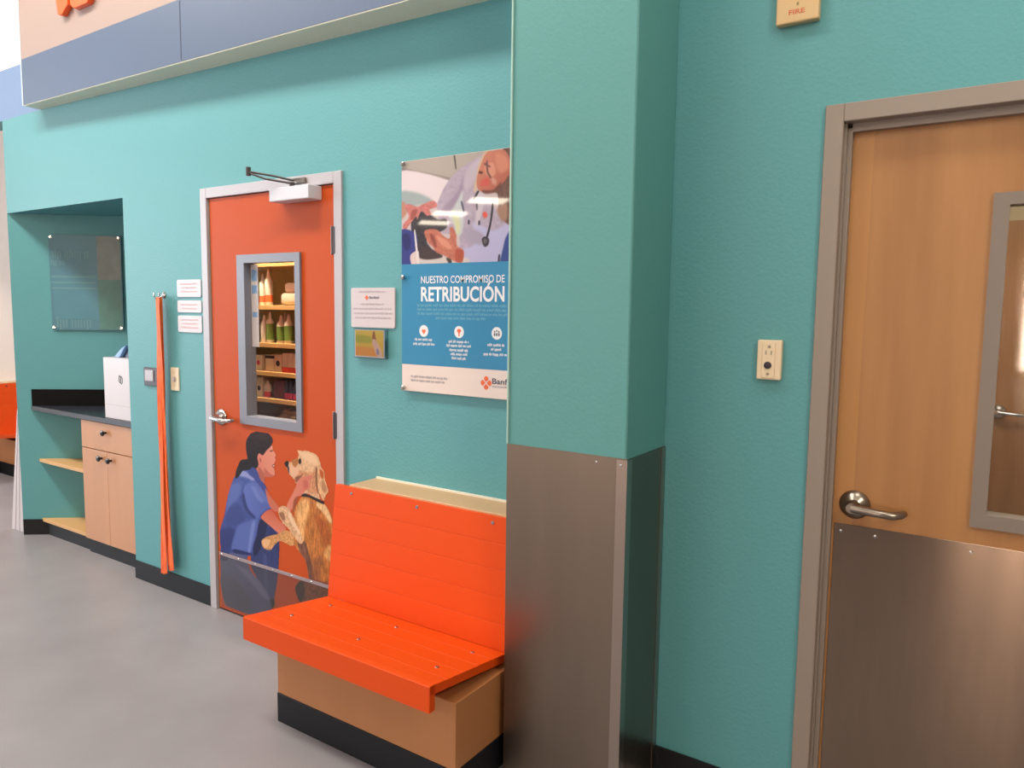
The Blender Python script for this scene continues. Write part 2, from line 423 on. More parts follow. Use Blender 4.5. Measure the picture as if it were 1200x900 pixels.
VET_PHOTO=[
([1360,2190,1919,2184,1926,1756,1359,1769],(190,176,178),2,{'raw':1}),
([1360,2190,1790,2183,1784,2154,1682,2113,1615,2092,1360,2152],(166,156,150),5,{}),
([1360,2161,1615,2101,1615,2090,1360,2149],(138,126,124),5,{}),
([1637,2184,1644,2183,1651,2134,1646,2131],(84,76,74),2,{}),
([1360,2148,1610,2091,1588,2054,1554,2009,1491,2013,1360,2033],(212,198,204),6,{}),
([1360,2060,1433,2060,1512,2033,1540,2005,1448,2005,1360,1967],(150,160,164),12,{}),
([1360,2017,1389,2020,1397,1976,1360,1956],(178,128,110),10,{}),
([1733,2154,1675,2131,1618,2093,1581,2049,1557,1998,1561,1966,1582,1891,1657,1888,1670,1856,1678,1762,1864,1758,1888,1817,1912,1876,1911,1936,1862,1941,1824,1981,1760,2030,1747,2077,1784,2169],(168,154,172),5,{'n':0.05,'nk':(4,4)}),
([1682,2046,1681,1995,1688,1928,1677,1882,1650,1883,1643,1915,1616,1953,1629,1978,1656,2012],(182,186,190),8,{}),
([1629,1973,1666,1944,1670,1898,1657,1883,1647,1914],(196,196,160),8,{}),
([1682,2093,1695,2061,1676,2042,1629,1978,1582,1981,1656,2043],(146,132,152),14,{}),
([1733,2149,1772,2150,1747,2087,1695,2045,1688,2092],(180,166,180),14,{}),
([1736,1925,1825,1890,1905,1916,1888,1817,1864,1763,1685,1767,1684,1824,1736,1843],(176,172,206),16,{}),
([1690,1907,1775,1882,1788,1841,1710,1854],(160,150,170),14,{}),
([1754,2031,1786,2013,1761,1924,1745,1925],(190,178,190),10,{}),
([1865,2180,1913,2180,1917,1925,1868,1926,1852,1959,1845,2019,1823,2031,1860,2058,1893,2094,1892,2138],(104,74,66),5,{'n':0.15,'nk':(2,8)}),
([1843,1969,1886,1982,1887,1927,1862,1926],(152,116,100),10,{}),
([1784,2179,1759,2141,1744,2087,1734,2042,1746,2039,1753,2081,1784,2149,1809,2179],(196,168,142),4,{}),
([1821,2180,1871,2177,1899,2138,1899,2094,1865,2057,1830,2036,1789,2031,1755,2045,1748,2082,1767,2135,1790,2173],(190,120,100),4,{'g':(1,-1,(170,96,80))}),
([1773,2040,1823,2038,1860,2063,1848,2034,1817,2026,1786,2027],(110,66,58),6,{}),
([1785,2129,1822,2135,1835,2099,1816,2086,1791,2098],(204,138,116),9,{}),
([1840,2168,1883,2149,1890,2109,1853,2098,1834,2139],(198,128,106),14,{}),
([1772,2077,1801,2082,1806,2057,1785,2054,1766,2058],(196,88,80),10,{}),
([1816,2084,1838,2072,1836,2055,1820,2063],(192,140,124),8,{}),
([1784,2139,1807,2127,1810,2120,1785,2131],(104,70,64),4,{}),
([1791,2143,1798,2143,1802,2107,1816,2085,1810,2082,1794,2105],(110,74,72),3,{}),
([1759,2111,1775,2107,1772,2100,1758,2104],(80,50,48),3,{}),
([1752,2039,1760,2035,1739,2011,1732,2013],(44,40,48),2,{}),
([1819,1986,1827,1980,1819,1921,1803,1866,1794,1868,1810,1921],(52,48,58),2,{}),
([1774,1857,1783,1868,1800,1867,1809,1853,1802,1835,1785,1832],(62,58,66),3,{}),
([1783,1857,1791,1861,1799,1853,1793,1843,1784,1845],(96,90,98),3,{}),
([1745,1991,1754,1990,1753,1970,1747,1970],(90,82,96),3,{}),
([1776,1953,1787,1961,1798,1952,1797,1940,1784,1938],(208,84,74),3,{}),
([1708,1934,1717,1933,1717,1919,1708,1919],(80,72,88),2,{}),
([1757,1928,1766,1928,1766,1913,1757,1914],(80,72,88),2,{}),
([1673,2003,1681,2004,1691,1974,1685,1967],(84,84,104),4,{}),
([1462,1796,1691,1795,1691,1762,1463,1767],(196,186,184),4,{}),
([1422,1942,1455,1983,1512,1969,1561,1945,1602,1943,1604,1911,1561,1892,1505,1868,1534,1829,1583,1799,1491,1793,1455,1810,1433,1865],(58,54,60),6,{'n':0.2,'nk':(2,2)}),
([1477,1842,1548,1824,1583,1799,1484,1794],(70,58,60),6,{}),
([1389,2004,1411,2013,1455,2000,1484,2008,1533,2018,1555,2006,1553,1993,1519,1985,1526,1968,1505,1962,1477,1982,1455,1951,1448,1962,1419,1937,1389,1911,1379,1933,1411,1964],(188,112,108),5,{'n':0.08,'nk':(3,3)}),
([1426,1985,1455,1989,1441,1957,1419,1953],(150,82,76),6,{}),
([1491,1901,1526,1909,1561,1903,1589,1880,1620,1869,1620,1905,1633,1912,1652,1883,1656,1841,1688,1819,1682,1777,1644,1781,1589,1806,1555,1818,1535,1840,1512,1857],(180,108,92),5,{'n':0.08,'nk':(3,3)}),
([1554,1882,1603,1864,1630,1837,1617,1827,1575,1849],(206,138,118),9,{}),
([1519,1889,1541,1883,1555,1839,1539,1845],(140,76,66),6,{}),
([1651,1825,1688,1819,1680,1777,1651,1783],(166,84,66),7,{}),
([1603,1795,1627,1789,1631,1772,1617,1773],(70,62,60),4,{}),
([1360,1907,1444,1898,1455,1843,1433,1811,1419,1767,1359,1769],(56,62,128),5,{}),
([1374,1890,1411,1894,1419,1844,1389,1834],(44,46,100),10,{}),
([1419,1811,1455,1827,1464,1815,1462,1772,1426,1773],(206,186,186),4,{}),
([1439,1898,1446,1897,1464,1777,1455,1774],(212,206,206),2,{}),
([1915,1886,1887,1867,1873,1828,1861,1758,1917,1757],(54,74,134),6,{}),
([1851,1798,1859,1798,1857,1768,1849,1768],(60,56,70),3,{}),
]

# ------------------------------------------------------------------ palette
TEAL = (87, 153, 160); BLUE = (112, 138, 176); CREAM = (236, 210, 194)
M_wall = mat_wall_bands()
M_teal = mat('teal paint', TEAL, .55, bump=.35, bscale=90)
M_pillar = mat('pillar paint', (85, 146, 146), .5, bump=.15, bscale=90)
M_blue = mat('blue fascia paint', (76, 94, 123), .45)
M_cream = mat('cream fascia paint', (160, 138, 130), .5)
M_under = mat('grey green underside', (232, 230, 212), .6)
M_white = mat('off white wall paint', (236, 222, 212), .6, bump=.2, bscale=80)
M_floor = mat('grey mottled floor', (140, 137, 142), .38, var=.03, vscale=2.2, var2=(150, 147, 152), bump=.05, bscale=40)
M_ceil = mat('ceiling tile', (210, 205, 196), .8, var=.04, vscale=20)
M_store = mat('store wall', (150, 126, 108), .7, var=.2, vscale=.5)
M_black = mat('black rubber base', (20, 21, 27), .55, spec=.3)
M_steel = mat('brushed stainless steel', (138, 125, 114), .34, metal=1., var=.05, vscale=8, stretch=(1, 1, .15))
M_steel2 = mat('brushed stainless kick plate', (140, 122, 108), .13, metal=1., aniso=1., var=.04, vscale=5, stretch=(8, 1, 1))
M_guard = mat('steel corner guard', (172, 158, 150), .28, metal=1.)
M_frame = mat('grey door frame paint', (176, 172, 180), .42)
M_frame2 = mat('warm grey door frame paint', (142, 130, 122), .42)
M_lite = mat('blue grey window frame paint', (122, 124, 138), .42)
M_lite2 = mat('brown grey window frame paint', (122, 110, 102), .42)
M_gasket = mat('tan gasket', (128, 104, 78), .7)
M_dark = mat('dark shadow gap', (30, 22, 20), .7)
M_odoor = mat('orange door paint', (186, 74, 22), .55, spec=.2)
M_wood = mat('maple veneer door', (160, 109, 62), .4, var=.09, vscale=2.6, stretch=(5, 5, .45), var2=(171, 121, 73))
M_woodl = mat('pale maple edge band', (178, 126, 72), .4, var=.05, vscale=3, stretch=(6, 6, .4))
M_lam = mat('maple laminate', (173, 116, 72), .42, var=.06, vscale=4, stretch=(1, 1, .12))
M_lamx = mat('maple laminate board', (198, 160, 120), .45, var=.05, vscale=4, stretch=(.12, 1, 1))
M_cab = mat('maple cabinet laminate', (190, 137, 100), .42, var=.05, vscale=4, stretch=(2, 2, .15))
M_shelf = mat('maple shelf', (214, 168, 112), .45, var=.05, vscale=4, stretch=(.15, 2, 2))
M_closet = mat('storage maple', (205, 160, 98), .5, var=.06, vscale=4, stretch=(.3, 2, 2))
M_counter = mat('black stone laminate', (44, 46, 54), .3, var=.2, vscale=60)
M_splash = mat('black backsplash laminate', (12, 11, 13), .6, spec=.12)
M_orange = mat('orange recycled plastic board', (218, 75, 9), .5, spec=.25, bump=.05, bscale=200)
M_chrome = mat('satin chrome', (190, 190, 192), .24, metal=1.)
M_nickel = mat('dull nickel', (150, 140, 130), .28, metal=1.)
M_hinge = mat('dark hinge metal', (70, 64, 66), .4, metal=.6)
M_closer = mat('light grey closer cover', (204, 204, 214), .4)
M_knob = mat('black cabinet knob', (18, 18, 22), .22)
M_ivory = mat('ivory plastic', (226, 206, 176), .4)
M_sign = mat('white sign plastic', (200, 188, 193), .4)
M_faint = mat('pale grey lettering', (178, 168, 178), .6)
M_faintp = mat('pale pink lettering', (214, 176, 182), .6)
M_board = mat('white poster stock', (224, 208, 202), .5, coat=1.)
M_pblue = mat('poster blue ink', (20, 126, 172), .5, coat=1.)
M_ptxt = mat('poster white lettering', (226, 224, 228), .5)
M_psmall = mat('poster pale blue small print', (96, 160, 186), .5)
M_pgrey = mat('poster grey lettering', (160, 156, 166), .5)
M_navy = mat('dark slate lettering', (72, 74, 92), .5)
M_mark = mat('orange emblem', (226, 100, 50), .5)
M_leash = mat('orange nylon leash', (238, 78, 30), .6, var=.15, vscale=30, stretch=(6, 6, .6), var2=(250, 120, 50))
M_leash2 = mat('yellow orange nylon leash', (238, 130, 60), .6, var=.15, vscale=30, stretch=(6, 6, .6))
M_pwhite = mat('white plastic', (206, 200, 206), .4)
M_bluep = mat('light blue plastic', (120, 160, 214), .35)
M_navyp = mat('navy plastic', (40, 54, 84), .35)
M_letter = mat('orange sign letter', (244, 96, 34), .4)
M_green = mat('green label', (112, 148, 62), .5)
M_btl = mat('cream bottle plastic', (226, 214, 190), .4)
M_obnd = mat('orange label', (236, 104, 46), .5)
M_box = mat('cream carton', (226, 212, 186), .55)
M_red = mat('red carton', (206, 50, 44), .5)
M_dred = mat('dark red carton', (110, 34, 44), .5)
M_pink = mat('magenta label', (200, 56, 110), .5)
M_inkd = mat('dark print', (44, 36, 54), .5)
M_bag = mat('clear crumpled plastic bag', (206, 196, 168), .35)
M_clwall = mat('storage room wall', (150, 120, 84), .7)
M_exam = mat('exam room wall', (206, 190, 160), .7)
M_glass = mat_glass('door window glass', (250, 248, 244), .8)
M_acryl = mat_glass('clear acrylic kick plate', (240, 238, 236), .35, haze=.035)
M_acryl2 = mat_glass('clear acrylic sign sheet', (244, 244, 246), .4, haze=.02)
M_acedge = mat('frosted acrylic edge', (150, 134, 140), .4)
M_seam = mat('panel seam', (60, 66, 86), .6)
M_caulk = mat('pale caulk line', (226, 222, 208), .5)
M_lamp = mat('ceiling diffuser', (255, 250, 240), .5, emit=(255, 240, 215), emit_s=22)
M_streak = mat('added streak pane', (255, 255, 255), .5, emit=(255, 226, 200), emit_s=62)  # extra bright, for the added panes that streak the steel kick plate
M_sky = mat('daylit shopfront pane', (255, 255, 255), .5, emit=(255, 232, 212), emit_s=7)

# ------------------------------------------------------------------ the room
CEIL = 4.8
H0 = 2.79
def st(name, bm, m, label, cat, loc=(0, 0, 0), smooth=False):
    return single(name, bm, m, loc, label, cat, kind='structure', smooth=smooth)

b = new(); box(b, -18, 6.5, -22, 4.2, -.1, 0)
st('floor', b, M_floor, 'grey mottled hard floor running across the whole lobby', 'floor')
b = new(); box(b, -18, 6.5, -22, 4.2, CEIL, CEIL+.1)
st('ceiling', b, M_ceil, 'high pale ceiling above the lobby', 'ceiling')

AX0, AX1, AZ = -2.16, -.738, 2.194       # alcove opening
TH = .12
b = new()
box(b, -4.45, AX0, 0, TH, H0, CEIL)                    # header left of the wall end
box(b, AX0, AX1, 0, .04, AZ, CEIL)
box(b, AX1, .0, 0, TH, 0, CEIL)
box(b, .0, 1.016, 0, TH, 2.184, CEIL)
box(b, 1.016, 2.973, 0, TH, 0, CEIL)
box(b, 2.973, 3.989, 0, TH, 2.184, CEIL)
box(b, 3.989, 6.5, 0, TH, 0, CEIL)
st('wall_front', b, M_wall, 'long teal wall with two doors, blue stripe and cream band on top', 'wall')

# alcove: slanting back wall, right return, ceiling
t = math.radians(38.5); ux, uy = math.cos(t), math.sin(t)
def dg(s, off=0., z=0.):
    """point on the slanting wall, s metres from the wall end, off metres out of it"""
    return (AX0+s*ux+off*uy, s*uy-off*ux, z)
SL = (AX1-AX0)/ux
b = new()
prism(b, [(AX0, 0, 0), dg(SL), dg(SL, -.12), dg(.16, -.12), (AX0, .11, 0)], (0, 0, H0))
st('wall_alcove', b, M_teal, 'slanting teal back wall of the counter alcove', 'wall')
b = new(); box(b, AX1, AX1+.10, TH, SL*uy+.15, 0, AZ+.3)
st('wall_return', b, M_teal, 'short teal return wall at the right inside the counter alcove', 'wall')
b = new(); prism(b, [(AX0+.06, .04, AZ), (AX1, .04, AZ), (AX1, SL*uy, AZ)], (0, 0, .1))
st('ceiling_alcove', b, M_teal, 'flat teal underside at the top of the counter alcove', 'ceiling')

b = new(); box(b, -4.55, -4.45, -1.3, 4.2, 0, CEIL)
st('wall_left', b, M_white, 'off white far wall at the left edge behind the distant orange bench', 'wall')
b = new(); box(b, -4.45, 6.5, 4.2, 4.3, 0, CEIL)
st('wall_far', b, M_white, 'off white wall far behind the teal wall end', 'wall')
b = new(); box(b, 6.5, 6.6, -22, 4.2, 0, CEIL)
st('wall_right', b, M_store, 'brown store wall on the right behind the viewer', 'wall')
b = new(); box(b, -18.1, -18, -22, -1.3, 0, CEIL)
st('wall_side', b, M_store, 'brown store wall far on the left behind the viewer', 'wall')
b = new(); box(b, -18, -4.45, -1.3, -1.2, 0, CEIL)
st('wall_store', b, M_white, 'off white store wall beyond the far orange bench', 'wall')
b = new(); box(b, -18, 6.5, -22.1, -22, 0, CEIL)
st('wall_back', b, M_store, 'brown store wall far behind the viewer', 'wall')

for i, (x0, x1) in enumerate(((2.70, 3.10), (3.62, 4.3), (-6, -3.2), (-12, -8))):  # unseen windows; the first two are added to throw streaks on the kick plate
    w = thing('window_%d' % (i+1), (x0, -22, .1), 'tall glowing shopfront window added unseen far behind the viewer', 'window', 'added shopfront windows', 'structure')
    b = new(); box(b, x0+.06, x1-.06, -21.97, -21.95, .16, 3.2); obj('pane', b, M_streak if i < 2 else M_sky, w)
    b = new()
    for q in ((x0, x0+.06, .1, 3.26), (x1-.06, x1, .1, 3.26), (x0+.06, x1-.06, .1, .16), (x0+.06, x1-.06, 3.2, 3.26)):
        box(b, q[0], q[1], -21.99, -21.92, q[2], q[3])
    obj('window_frame', b, M_frame, w)

# baseboards
BH = .108
def base(x0, x1, label):
    b = new(); box(b, x0, x1, -.008, 0, 0, BH, .002)
    st('baseboard_front', b, M_black, label, 'baseboard')
base(AX1, .0, 'black rubber baseboard under the hanging orange leashes')
base(1.016, 2.09, 'black rubber baseboard behind the near orange bench')
base(2.523, 2.973, 'black rubber baseboard between the steel-clad pillar and the wooden door')
base(3.989, 6.5, 'black rubber baseboard right of the wooden door')
b = new(); prism(b, [dg(0.004, .008), dg(.2, .008), dg(.2, 0), dg(.004, 0)], (0, 0, BH))
st('baseboard_alcove', b, M_black, 'short black baseboard at the left end of the alcove wall', 'baseboard')
b = new(); box(b, -4.45, -4.442, -1.2, 4.2, 0, BH)
st('baseboard_left', b, M_black, 'black baseboard on the off white far wall', 'baseboard')

# pillar with steel cladding
PX0, PX1, PY, PZ = 2.09, 2.523, -.30, 1.156
p = thing('pillar', ((PX0+PX1)/2, PY/2, 0), 'square teal pillar with a stainless steel clad lower half', 'pillar', kind='structure')
b = new(); box(b, PX0+.003, PX1-.003, PY+.003, .0, 0, CEIL, .006, 2); obj('column', b, M_pillar, p)
b = new(); box(b, PX0, PX1, PY, PY+.003, 0, PZ); obj('front_cladding', b, M_steel, p, label='brushed stainless steel sheet')
b = new(); box(b, PX1-.003, PX1, PY+.003, -.002, 0, PZ-.002); obj('side_cladding', b, M_steel, p, label='brushed stainless steel sheet')
b = new(); box(b, PX0, PX0+.003, PY+.003, -.002, 0, PZ-.002); obj('side_cladding', b, M_steel, p, label='brushed stainless steel sheet')
b = new(); prism(b, [(PX1-.032, PY-.003, 0), (PX1+.003, PY-.003, 0), (PX1+.003, PY+.032, 0), (PX1+.0005, PY+.032, 0), (PX1+.0005, PY-.0005, 0), (PX1-.032, PY-.0005, 0)], (0, 0, PZ-.004))
obj('corner_guard', b, M_guard, p, label='folded steel corner strip')
b = new(); box(b, PX1+.0003, PX1+.002, -.034, -.003, 0, PZ-.004); obj('edge_strip', b, M_guard, p, label='thin steel edge strip')
for z in (PZ-.02,):
    for q in ((PX1-.016, PY-.003, z), (PX1-.10, PY-.0005, z)):
        b = new(); lathe(b, [(.004, 0), (.004, .001), (.002, .0022)], q, '-Y', 10); obj('screw', b, M_chrome, p, smooth=True)
b = new(); box(b, PX0-.002, PX0+.004, PY-.002, PY+.006, PZ, CEIL, .001); obj('edge_highlight', b, mat('painted corner highlight', (158, 196, 188), .5), p, label='pale strip painted as the corner highlight')  # bright sliver along the pillar corner: a highlight painted as a pale strip

# ------------------------------------------------------------------ sign fascia, top left
f = thing('sign_fascia', (0, -.07, H0-.03), 'projecting fascia with blue band and cream band above the teal wall', 'fascia', kind='structure')
XL, XR = -1.63, 1.86
zl, zr = 2.793, 2.722                      # the underside drops slightly to the right
yl, yr = -.10, -.155
def fz(x): return zl+(zr-zl)*(x-XL)/(XR-XL)
def fy(x): return yl+(yr-yl)*(x-XL)/(XR-XL)
def fascia(z0l, z0r, z1l, z1r, m, name, lab, inset=0., back=0.):
    b = new()
    prism(b, [(XL, yl+inset, z0l), (XL, back, z0l), (XL, back, z1l), (XL, yl+inset, z1l)], (0, 0, 0)) if False else None
    v = [b.verts.new(q) for q in ((XL, yl+inset, z0l), (XR, yr+inset, z0r), (XR, back, z0r), (XL, back, z0l),
                                  (XL, yl+inset, z1l), (XR, yr+inset, z1r), (XR, back, z1r), (XL, back, z1l))]
    for q in ((0, 1, 2, 3), (4, 5, 6, 7), (0, 1, 5, 4), (1, 2, 6, 5), (2, 3, 7, 6), (3, 0, 4, 7)): b.faces.new([v[i] for i in q])
    bmesh.ops.recalc_face_normals(b, faces=b.faces[:])
    return obj(name, b, m, f, label=lab)
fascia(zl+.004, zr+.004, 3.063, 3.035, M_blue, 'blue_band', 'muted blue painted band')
b = new(); box(b, XL-.003, XL+.006, yl-.003, yl+.008, zl, 3.9, .001); obj('edge_highlight', b, mat('painted pale blue highlight', (206, 220, 228), .4), f, label='pale strip painted as the corner highlight')  # thin pale box standing in for the daylight glint on this edge
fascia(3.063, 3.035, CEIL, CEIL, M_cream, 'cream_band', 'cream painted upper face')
fascia(zl, zr, zl+.004, zr+.004, M_under, 'underside', 'grey green underside', inset=.002)
xs = .055
b = new(); box(b, xs-.003, xs+.003, fy(xs)-.0012, fy(xs)+.02, fz(xs)+.012, 3.04); obj('seam', b, M_seam, f, label='dark vertical panel joint')

def letter(x0, pts, name, label):
    b = new(); y = fy(x0)
    prism(b, [(x, y-.032, z) for x, z in pts], (0, .032, 0), .002)
    single(name, b, M_letter, (pts[0][0], y, pts[0][1]), label, 'sign letter', 'orange raised letters on the fascia')
letter(-1.0, [(-1.075, 3.200), (-1.035, 3.190), (-.965, 3.232), (-.955, 3.29), (-.93, 3.5), (-1.01, 3.5), (-1.09, 3.27)], 'sign_letter', 'orange raised sign letter at the top left edge, the slimmer left one')
letter(-.8, [(-.925, 3.218), (-.895, 3.196), (-.755, 3.196), (-.72, 3.225), (-.70, 3.5), (-.80, 3.5), (-.85, 3.28), (-.93, 3.5), (-.935, 3.26)], 'sign_letter', 'orange raised sign letter at the top edge, the broader right one')

# ------------------------------------------------------------------ near bench (and its twin far away)
def slab(bm, x0, x1, a, c, thick, bev=.003):
    """board between the profile points a and c (y,z), thick along its normal (downwards or backwards)"""
    d = Vector((0, c[0]-a[0], c[1]-a[1])); nrm = Vector((0, d.z, -d.y)).normalized()
    if nrm.z > 0 or (abs(nrm.z) < .5 and nrm.y < 0): nrm = -nrm
    prism(bm, [(x0, a[0], a[1]), (x0, c[0], c[1]), (x0, c[0]+nrm.y*thick, c[1]+nrm.z*thick), (x0, a[0]+nrm.y*thick, a[1]+nrm.z*thick)], (x1-x0, 0, 0), bev)
def make_bench(label):
    X0, X1 = 1.13, 2.04
    bx0, bx1 = 1.19, 2.06
    root = thing('bench', ((X0+X1)/2, -.3, 0), label, 'bench', 'orange lobby benches')
    b = new(); box(b, bx0, bx1, -.528, -.012, .115, .345, .002); obj('base_cabinet', b, M_lam, root, label='maple laminate bench base')
    b = new(); box(b, bx0-.001, bx1+.001, -.531, -.012, 0, .115, .002); obj('kick_base', b, M_black, root, label='black rubber kick base')
    b = new(); prism(b, [(bx0+.01, -.19, .345), (bx0+.01, -.135, .842), (bx0+.01, -.012, .842), (bx0+.01, -.012, .345)], (bx1-bx0-.01, 0, 0)); obj('back_cabinet', b, M_lam, root)
    b = new(); box(b, bx0+.012, bx1, -.158, -.002, .842, .864, .0015); obj('ledge', b, M_lamx, root, label='pale maple ledge behind the backrest')
    b = new(); box(b, bx0+.02, bx1, -.008, -.0005, .864, .872); obj('caulk_line', b, M_caulk, root)
    # seat: five boards with fine joints, plus the front lip
    b = new(); A, Cc = (-.630, .440), (-.213, .385); n = 5
    for i in range(n):
        f0, f1 = i/n+.0015, (i+1)/n-.0015
        slab(b, X0, X1, (A[0]+(Cc[0]-A[0])*f0, A[1]+(Cc[1]-A[1])*f0), (A[0]+(Cc[0]-A[0])*f1, A[1]+(Cc[1]-A[1])*f1), .03, .0007)
    slab(b, X0+.001, X1-.001, (A[0]+.002, A[1]-.002), (Cc[0], Cc[1]-.002), .026, 0)
    seat = obj('seat', b, M_orange, root, label='orange plastic board seat')
    b = new(); box(b, X0, X1, -.6345, -.606, .352, .4395, .002); obj('seat_lip', b, M_orange, root, label='orange front lip of the seat')
    # back
    b = new(); A2, C2 = (-.216, .386), (-.168, .858)
    for i in range(n):
        f0, f1 = i/n+.0012, (i+1)/n-.0012
        slab(b, X0, X1, (A2[0]+(C2[0]-A2[0])*f0, A2[1]+(C2[1]-A2[1])*f0), (A2[0]+(C2[0]-A2[0])*f1, A2[1]+(C2[1]-A2[1])*f1), .026, .0007)
    slab(b, X0+.001, X1-.001, (A2[0]+.0018, A2[1]), (C2[0]+.0018, C2[1]-.001), .022, 0)
    back = obj('backrest', b, M_orange, root, label='orange plastic board backrest')
    def at(a, c, s): return (a[0]+(c[0]-a[0])*s, a[1]+(c[1]-a[1])*s)
    for x in (1.228, 1.585, 1.945):
        y, z = at(A2, C2, .945)
        b = new(); cyl(b, (x, y+.002, z), (x, y-.003, z), .008, .006, 14); obj('screw', b, M_chrome, back, True)
        for s in (.33, .80):
            y, z = at(A, Cc, s)
            b = new(); cyl(b, (x+.008, y, z-.002), (x+.008, y, z+.003), .008, .006, 14); obj('screw', b, M_chrome, seat, True)
    return root
bench = make_bench('orange board bench with maple base in front of the orange door')
far = copy_tree(bench, (-4.15, 1.15, 0), -PI/2, 'orange board bench with maple base against the far off white wall at left')
far.rotation_euler = (0, 0, PI/2)

# ------------------------------------------------------------------ lever handle
def lever(parent, x, z, y, m, dirx=1, name='lever_handle', L=.115):
    b = new()
    lathe(b, [(.041, 0), (.043, .004), (.041, .010), (.030, .018), (.019, .026), (.015, .05), (.015, .062)], (x, y, z), '-Y', 28)
    pts = [(x, y-.055, z), (x+dirx*.03, y-.058, z-.001), (x+dirx*.07, y-.060, z-.004), (x+dirx*L, y-.056, z-.006), (x+dirx*(L+.022), y-.040, z-.004), (x+dirx*(L+.026), y-.024, z-.003)]
    tube(b, pts, [.015, .0148, .014, .0135, .013, .011], 12, .85)
    return obj(name, b, m, parent, True)

def leaf_bm(x0, x1, y0, y1, z0, z1, hole):
    hx0, hx1, hz0, hz1 = hole; b = new()
    for q in ((x0, hx0, z0, z1), (hx1, x1, z0, z1), (hx0, hx1, z0, hz0), (hx0, hx1, hz1, z1)): box(b, q[0], q[1], y0, y1, q[2], q[3])
    return b
def ring(bm, o, i, y0, y1, bev=.002):
    """mitred rectangular ring between outline o and i (x0,x1,z0,z1)"""
    box(bm, o[0], i[0], y0, y1, o[2], o[3], bev); box(bm, i[1], o[1], y0, y1, o[2], o[3], bev)
    box(bm, i[0], i[1], y0, y1, o[2], i[2], bev); box(bm, i[0], i[1], y0, y1, i[3], o[3], bev)

# ------------------------------------------------------------------ orange door
d1 = thing('door_1', (.508, .02, 0), 'orange door with a printed woman and dog, left of the near bench', 'door', kind='structure')
b = new()
for q in ((0, .05, 0, 2.184), (.966, 1.016, 0, 2.184), (.05, .966, 2.134, 2.184)): box(b, q[0], q[1], -.012, TH+.01, q[2], q[3], .002)
box(b, .05, .064, .05, .10, 0, 2.12); box(b, .952, .966, .05, .10, 0, 2.12); box(b, .064, .952, .05, .10, 2.12, 2.134)
obj('door_frame', b, M_frame, d1, label='light grey steel door frame')
b = new(); box(b, .05, .058, .004, .046, 0, 2.134); obj('gasket', b, M_gasket, d1, label='tan gap strip at the latch side')
hole = (.325, .722, 1.045, 1.818)
leaf = obj('door_leaf', leaf_bm(.064, .962, 0, .045, .012, 2.13, hole), M_odoor, d1, label='orange painted door leaf')
b = new(); ring(b, (.284, .742, 1.016, 1.846), (.340, .706, 1.058, 1.806), -.012, .0, 0); ring(b, (.325, .722, 1.045, 1.818), (.340, .706, 1.058, 1.806), .0, .05, 0)
obj('window_frame', b, M_lite, leaf, label='grey metal window frame')
b = new(); quad(b, .338, .708, 1.05, 1.81, .022); obj('window_glass', b, M_glass, leaf)
data = paint(66, 960, 30, 985, 3.2, WOMAN_AND_DOG, -.0012)
print_obj('printed_picture', data, mat_paint('printed door picture'), leaf, 'printed cutout of a woman in blue scrubs greeting a golden dog')
b = new(); box(b, .076, .950, -.0045, -.0022, .02, .300); obj('kick_plate', b, M_acryl, leaf, label='clear acrylic kick plate')
b = new(); box(b, .076, .950, -.0052, -.0018, .300, .316, .0005); obj('kick_plate_edge', b, M_acedge, leaf, label='hazy top edge of the kick plate')
for k in range(7):
    b = new(); x = .10+k*.137; lathe(b, [(.005, 0), (.005, .001), (.002, .003)], (x, -.005, .308), '-Y', 10); obj('screw', b, M_chrome, leaf, True)
lever(leaf, .120, 1.032, 0, M_chrome, 1, L=.10)
for z in (1.89, 1.07, .24):
    b = new(); cyl(b, (.957, -.008, z-.06), (.957, -.008, z+.06), .0075, n=14); box(b, .962, .975, -.0135, -.004, z-.058, z+.058)
    h = obj('hinge', b, M_hinge, leaf, True)
    b = new(); box(b, .948, .953, -.012, .0, z-.062, z+.062, .001); obj('hinge_edge', b, M_frame, leaf)
c1 = thing('door_closer', (.75, -.03, 2.07), 'light grey door closer with folding arm at the top of the orange door', 'door closer')
b = new(); box(b, .622, .884, -.078, -.0005, 2.068, 2.128, .004, 2); obj('closer_body', b, M_closer, c1, label='light grey closer cover')
b = new(); cyl(b, (.74, -.045, 2.128), (.74, -.045, 2.15), .012, n=16); tube(b, [(.74, -.045, 2.146), (.64, -.11, 2.165), (.575, -.15, 2.19)], [.009, .008, .008], 10, .6)
obj('main_arm', b, M_hinge, c1, True)
b = new(); tube(b, [(.575, -.15, 2.196), (.66, -.085, 2.18), (.735, -.014, 2.16)], [.007, .007, .007], 10, .7); cyl(b, (.575, -.15, 2.178), (.575, -.15, 2.215), .011, n=14)
obj('forearm', b, M_hinge, c1, True)
b = new(); box(b, .69, .80, -.026, -.0125, 2.148, 2.172, .002); obj('frame_shoe', b, M_nickel, c1)

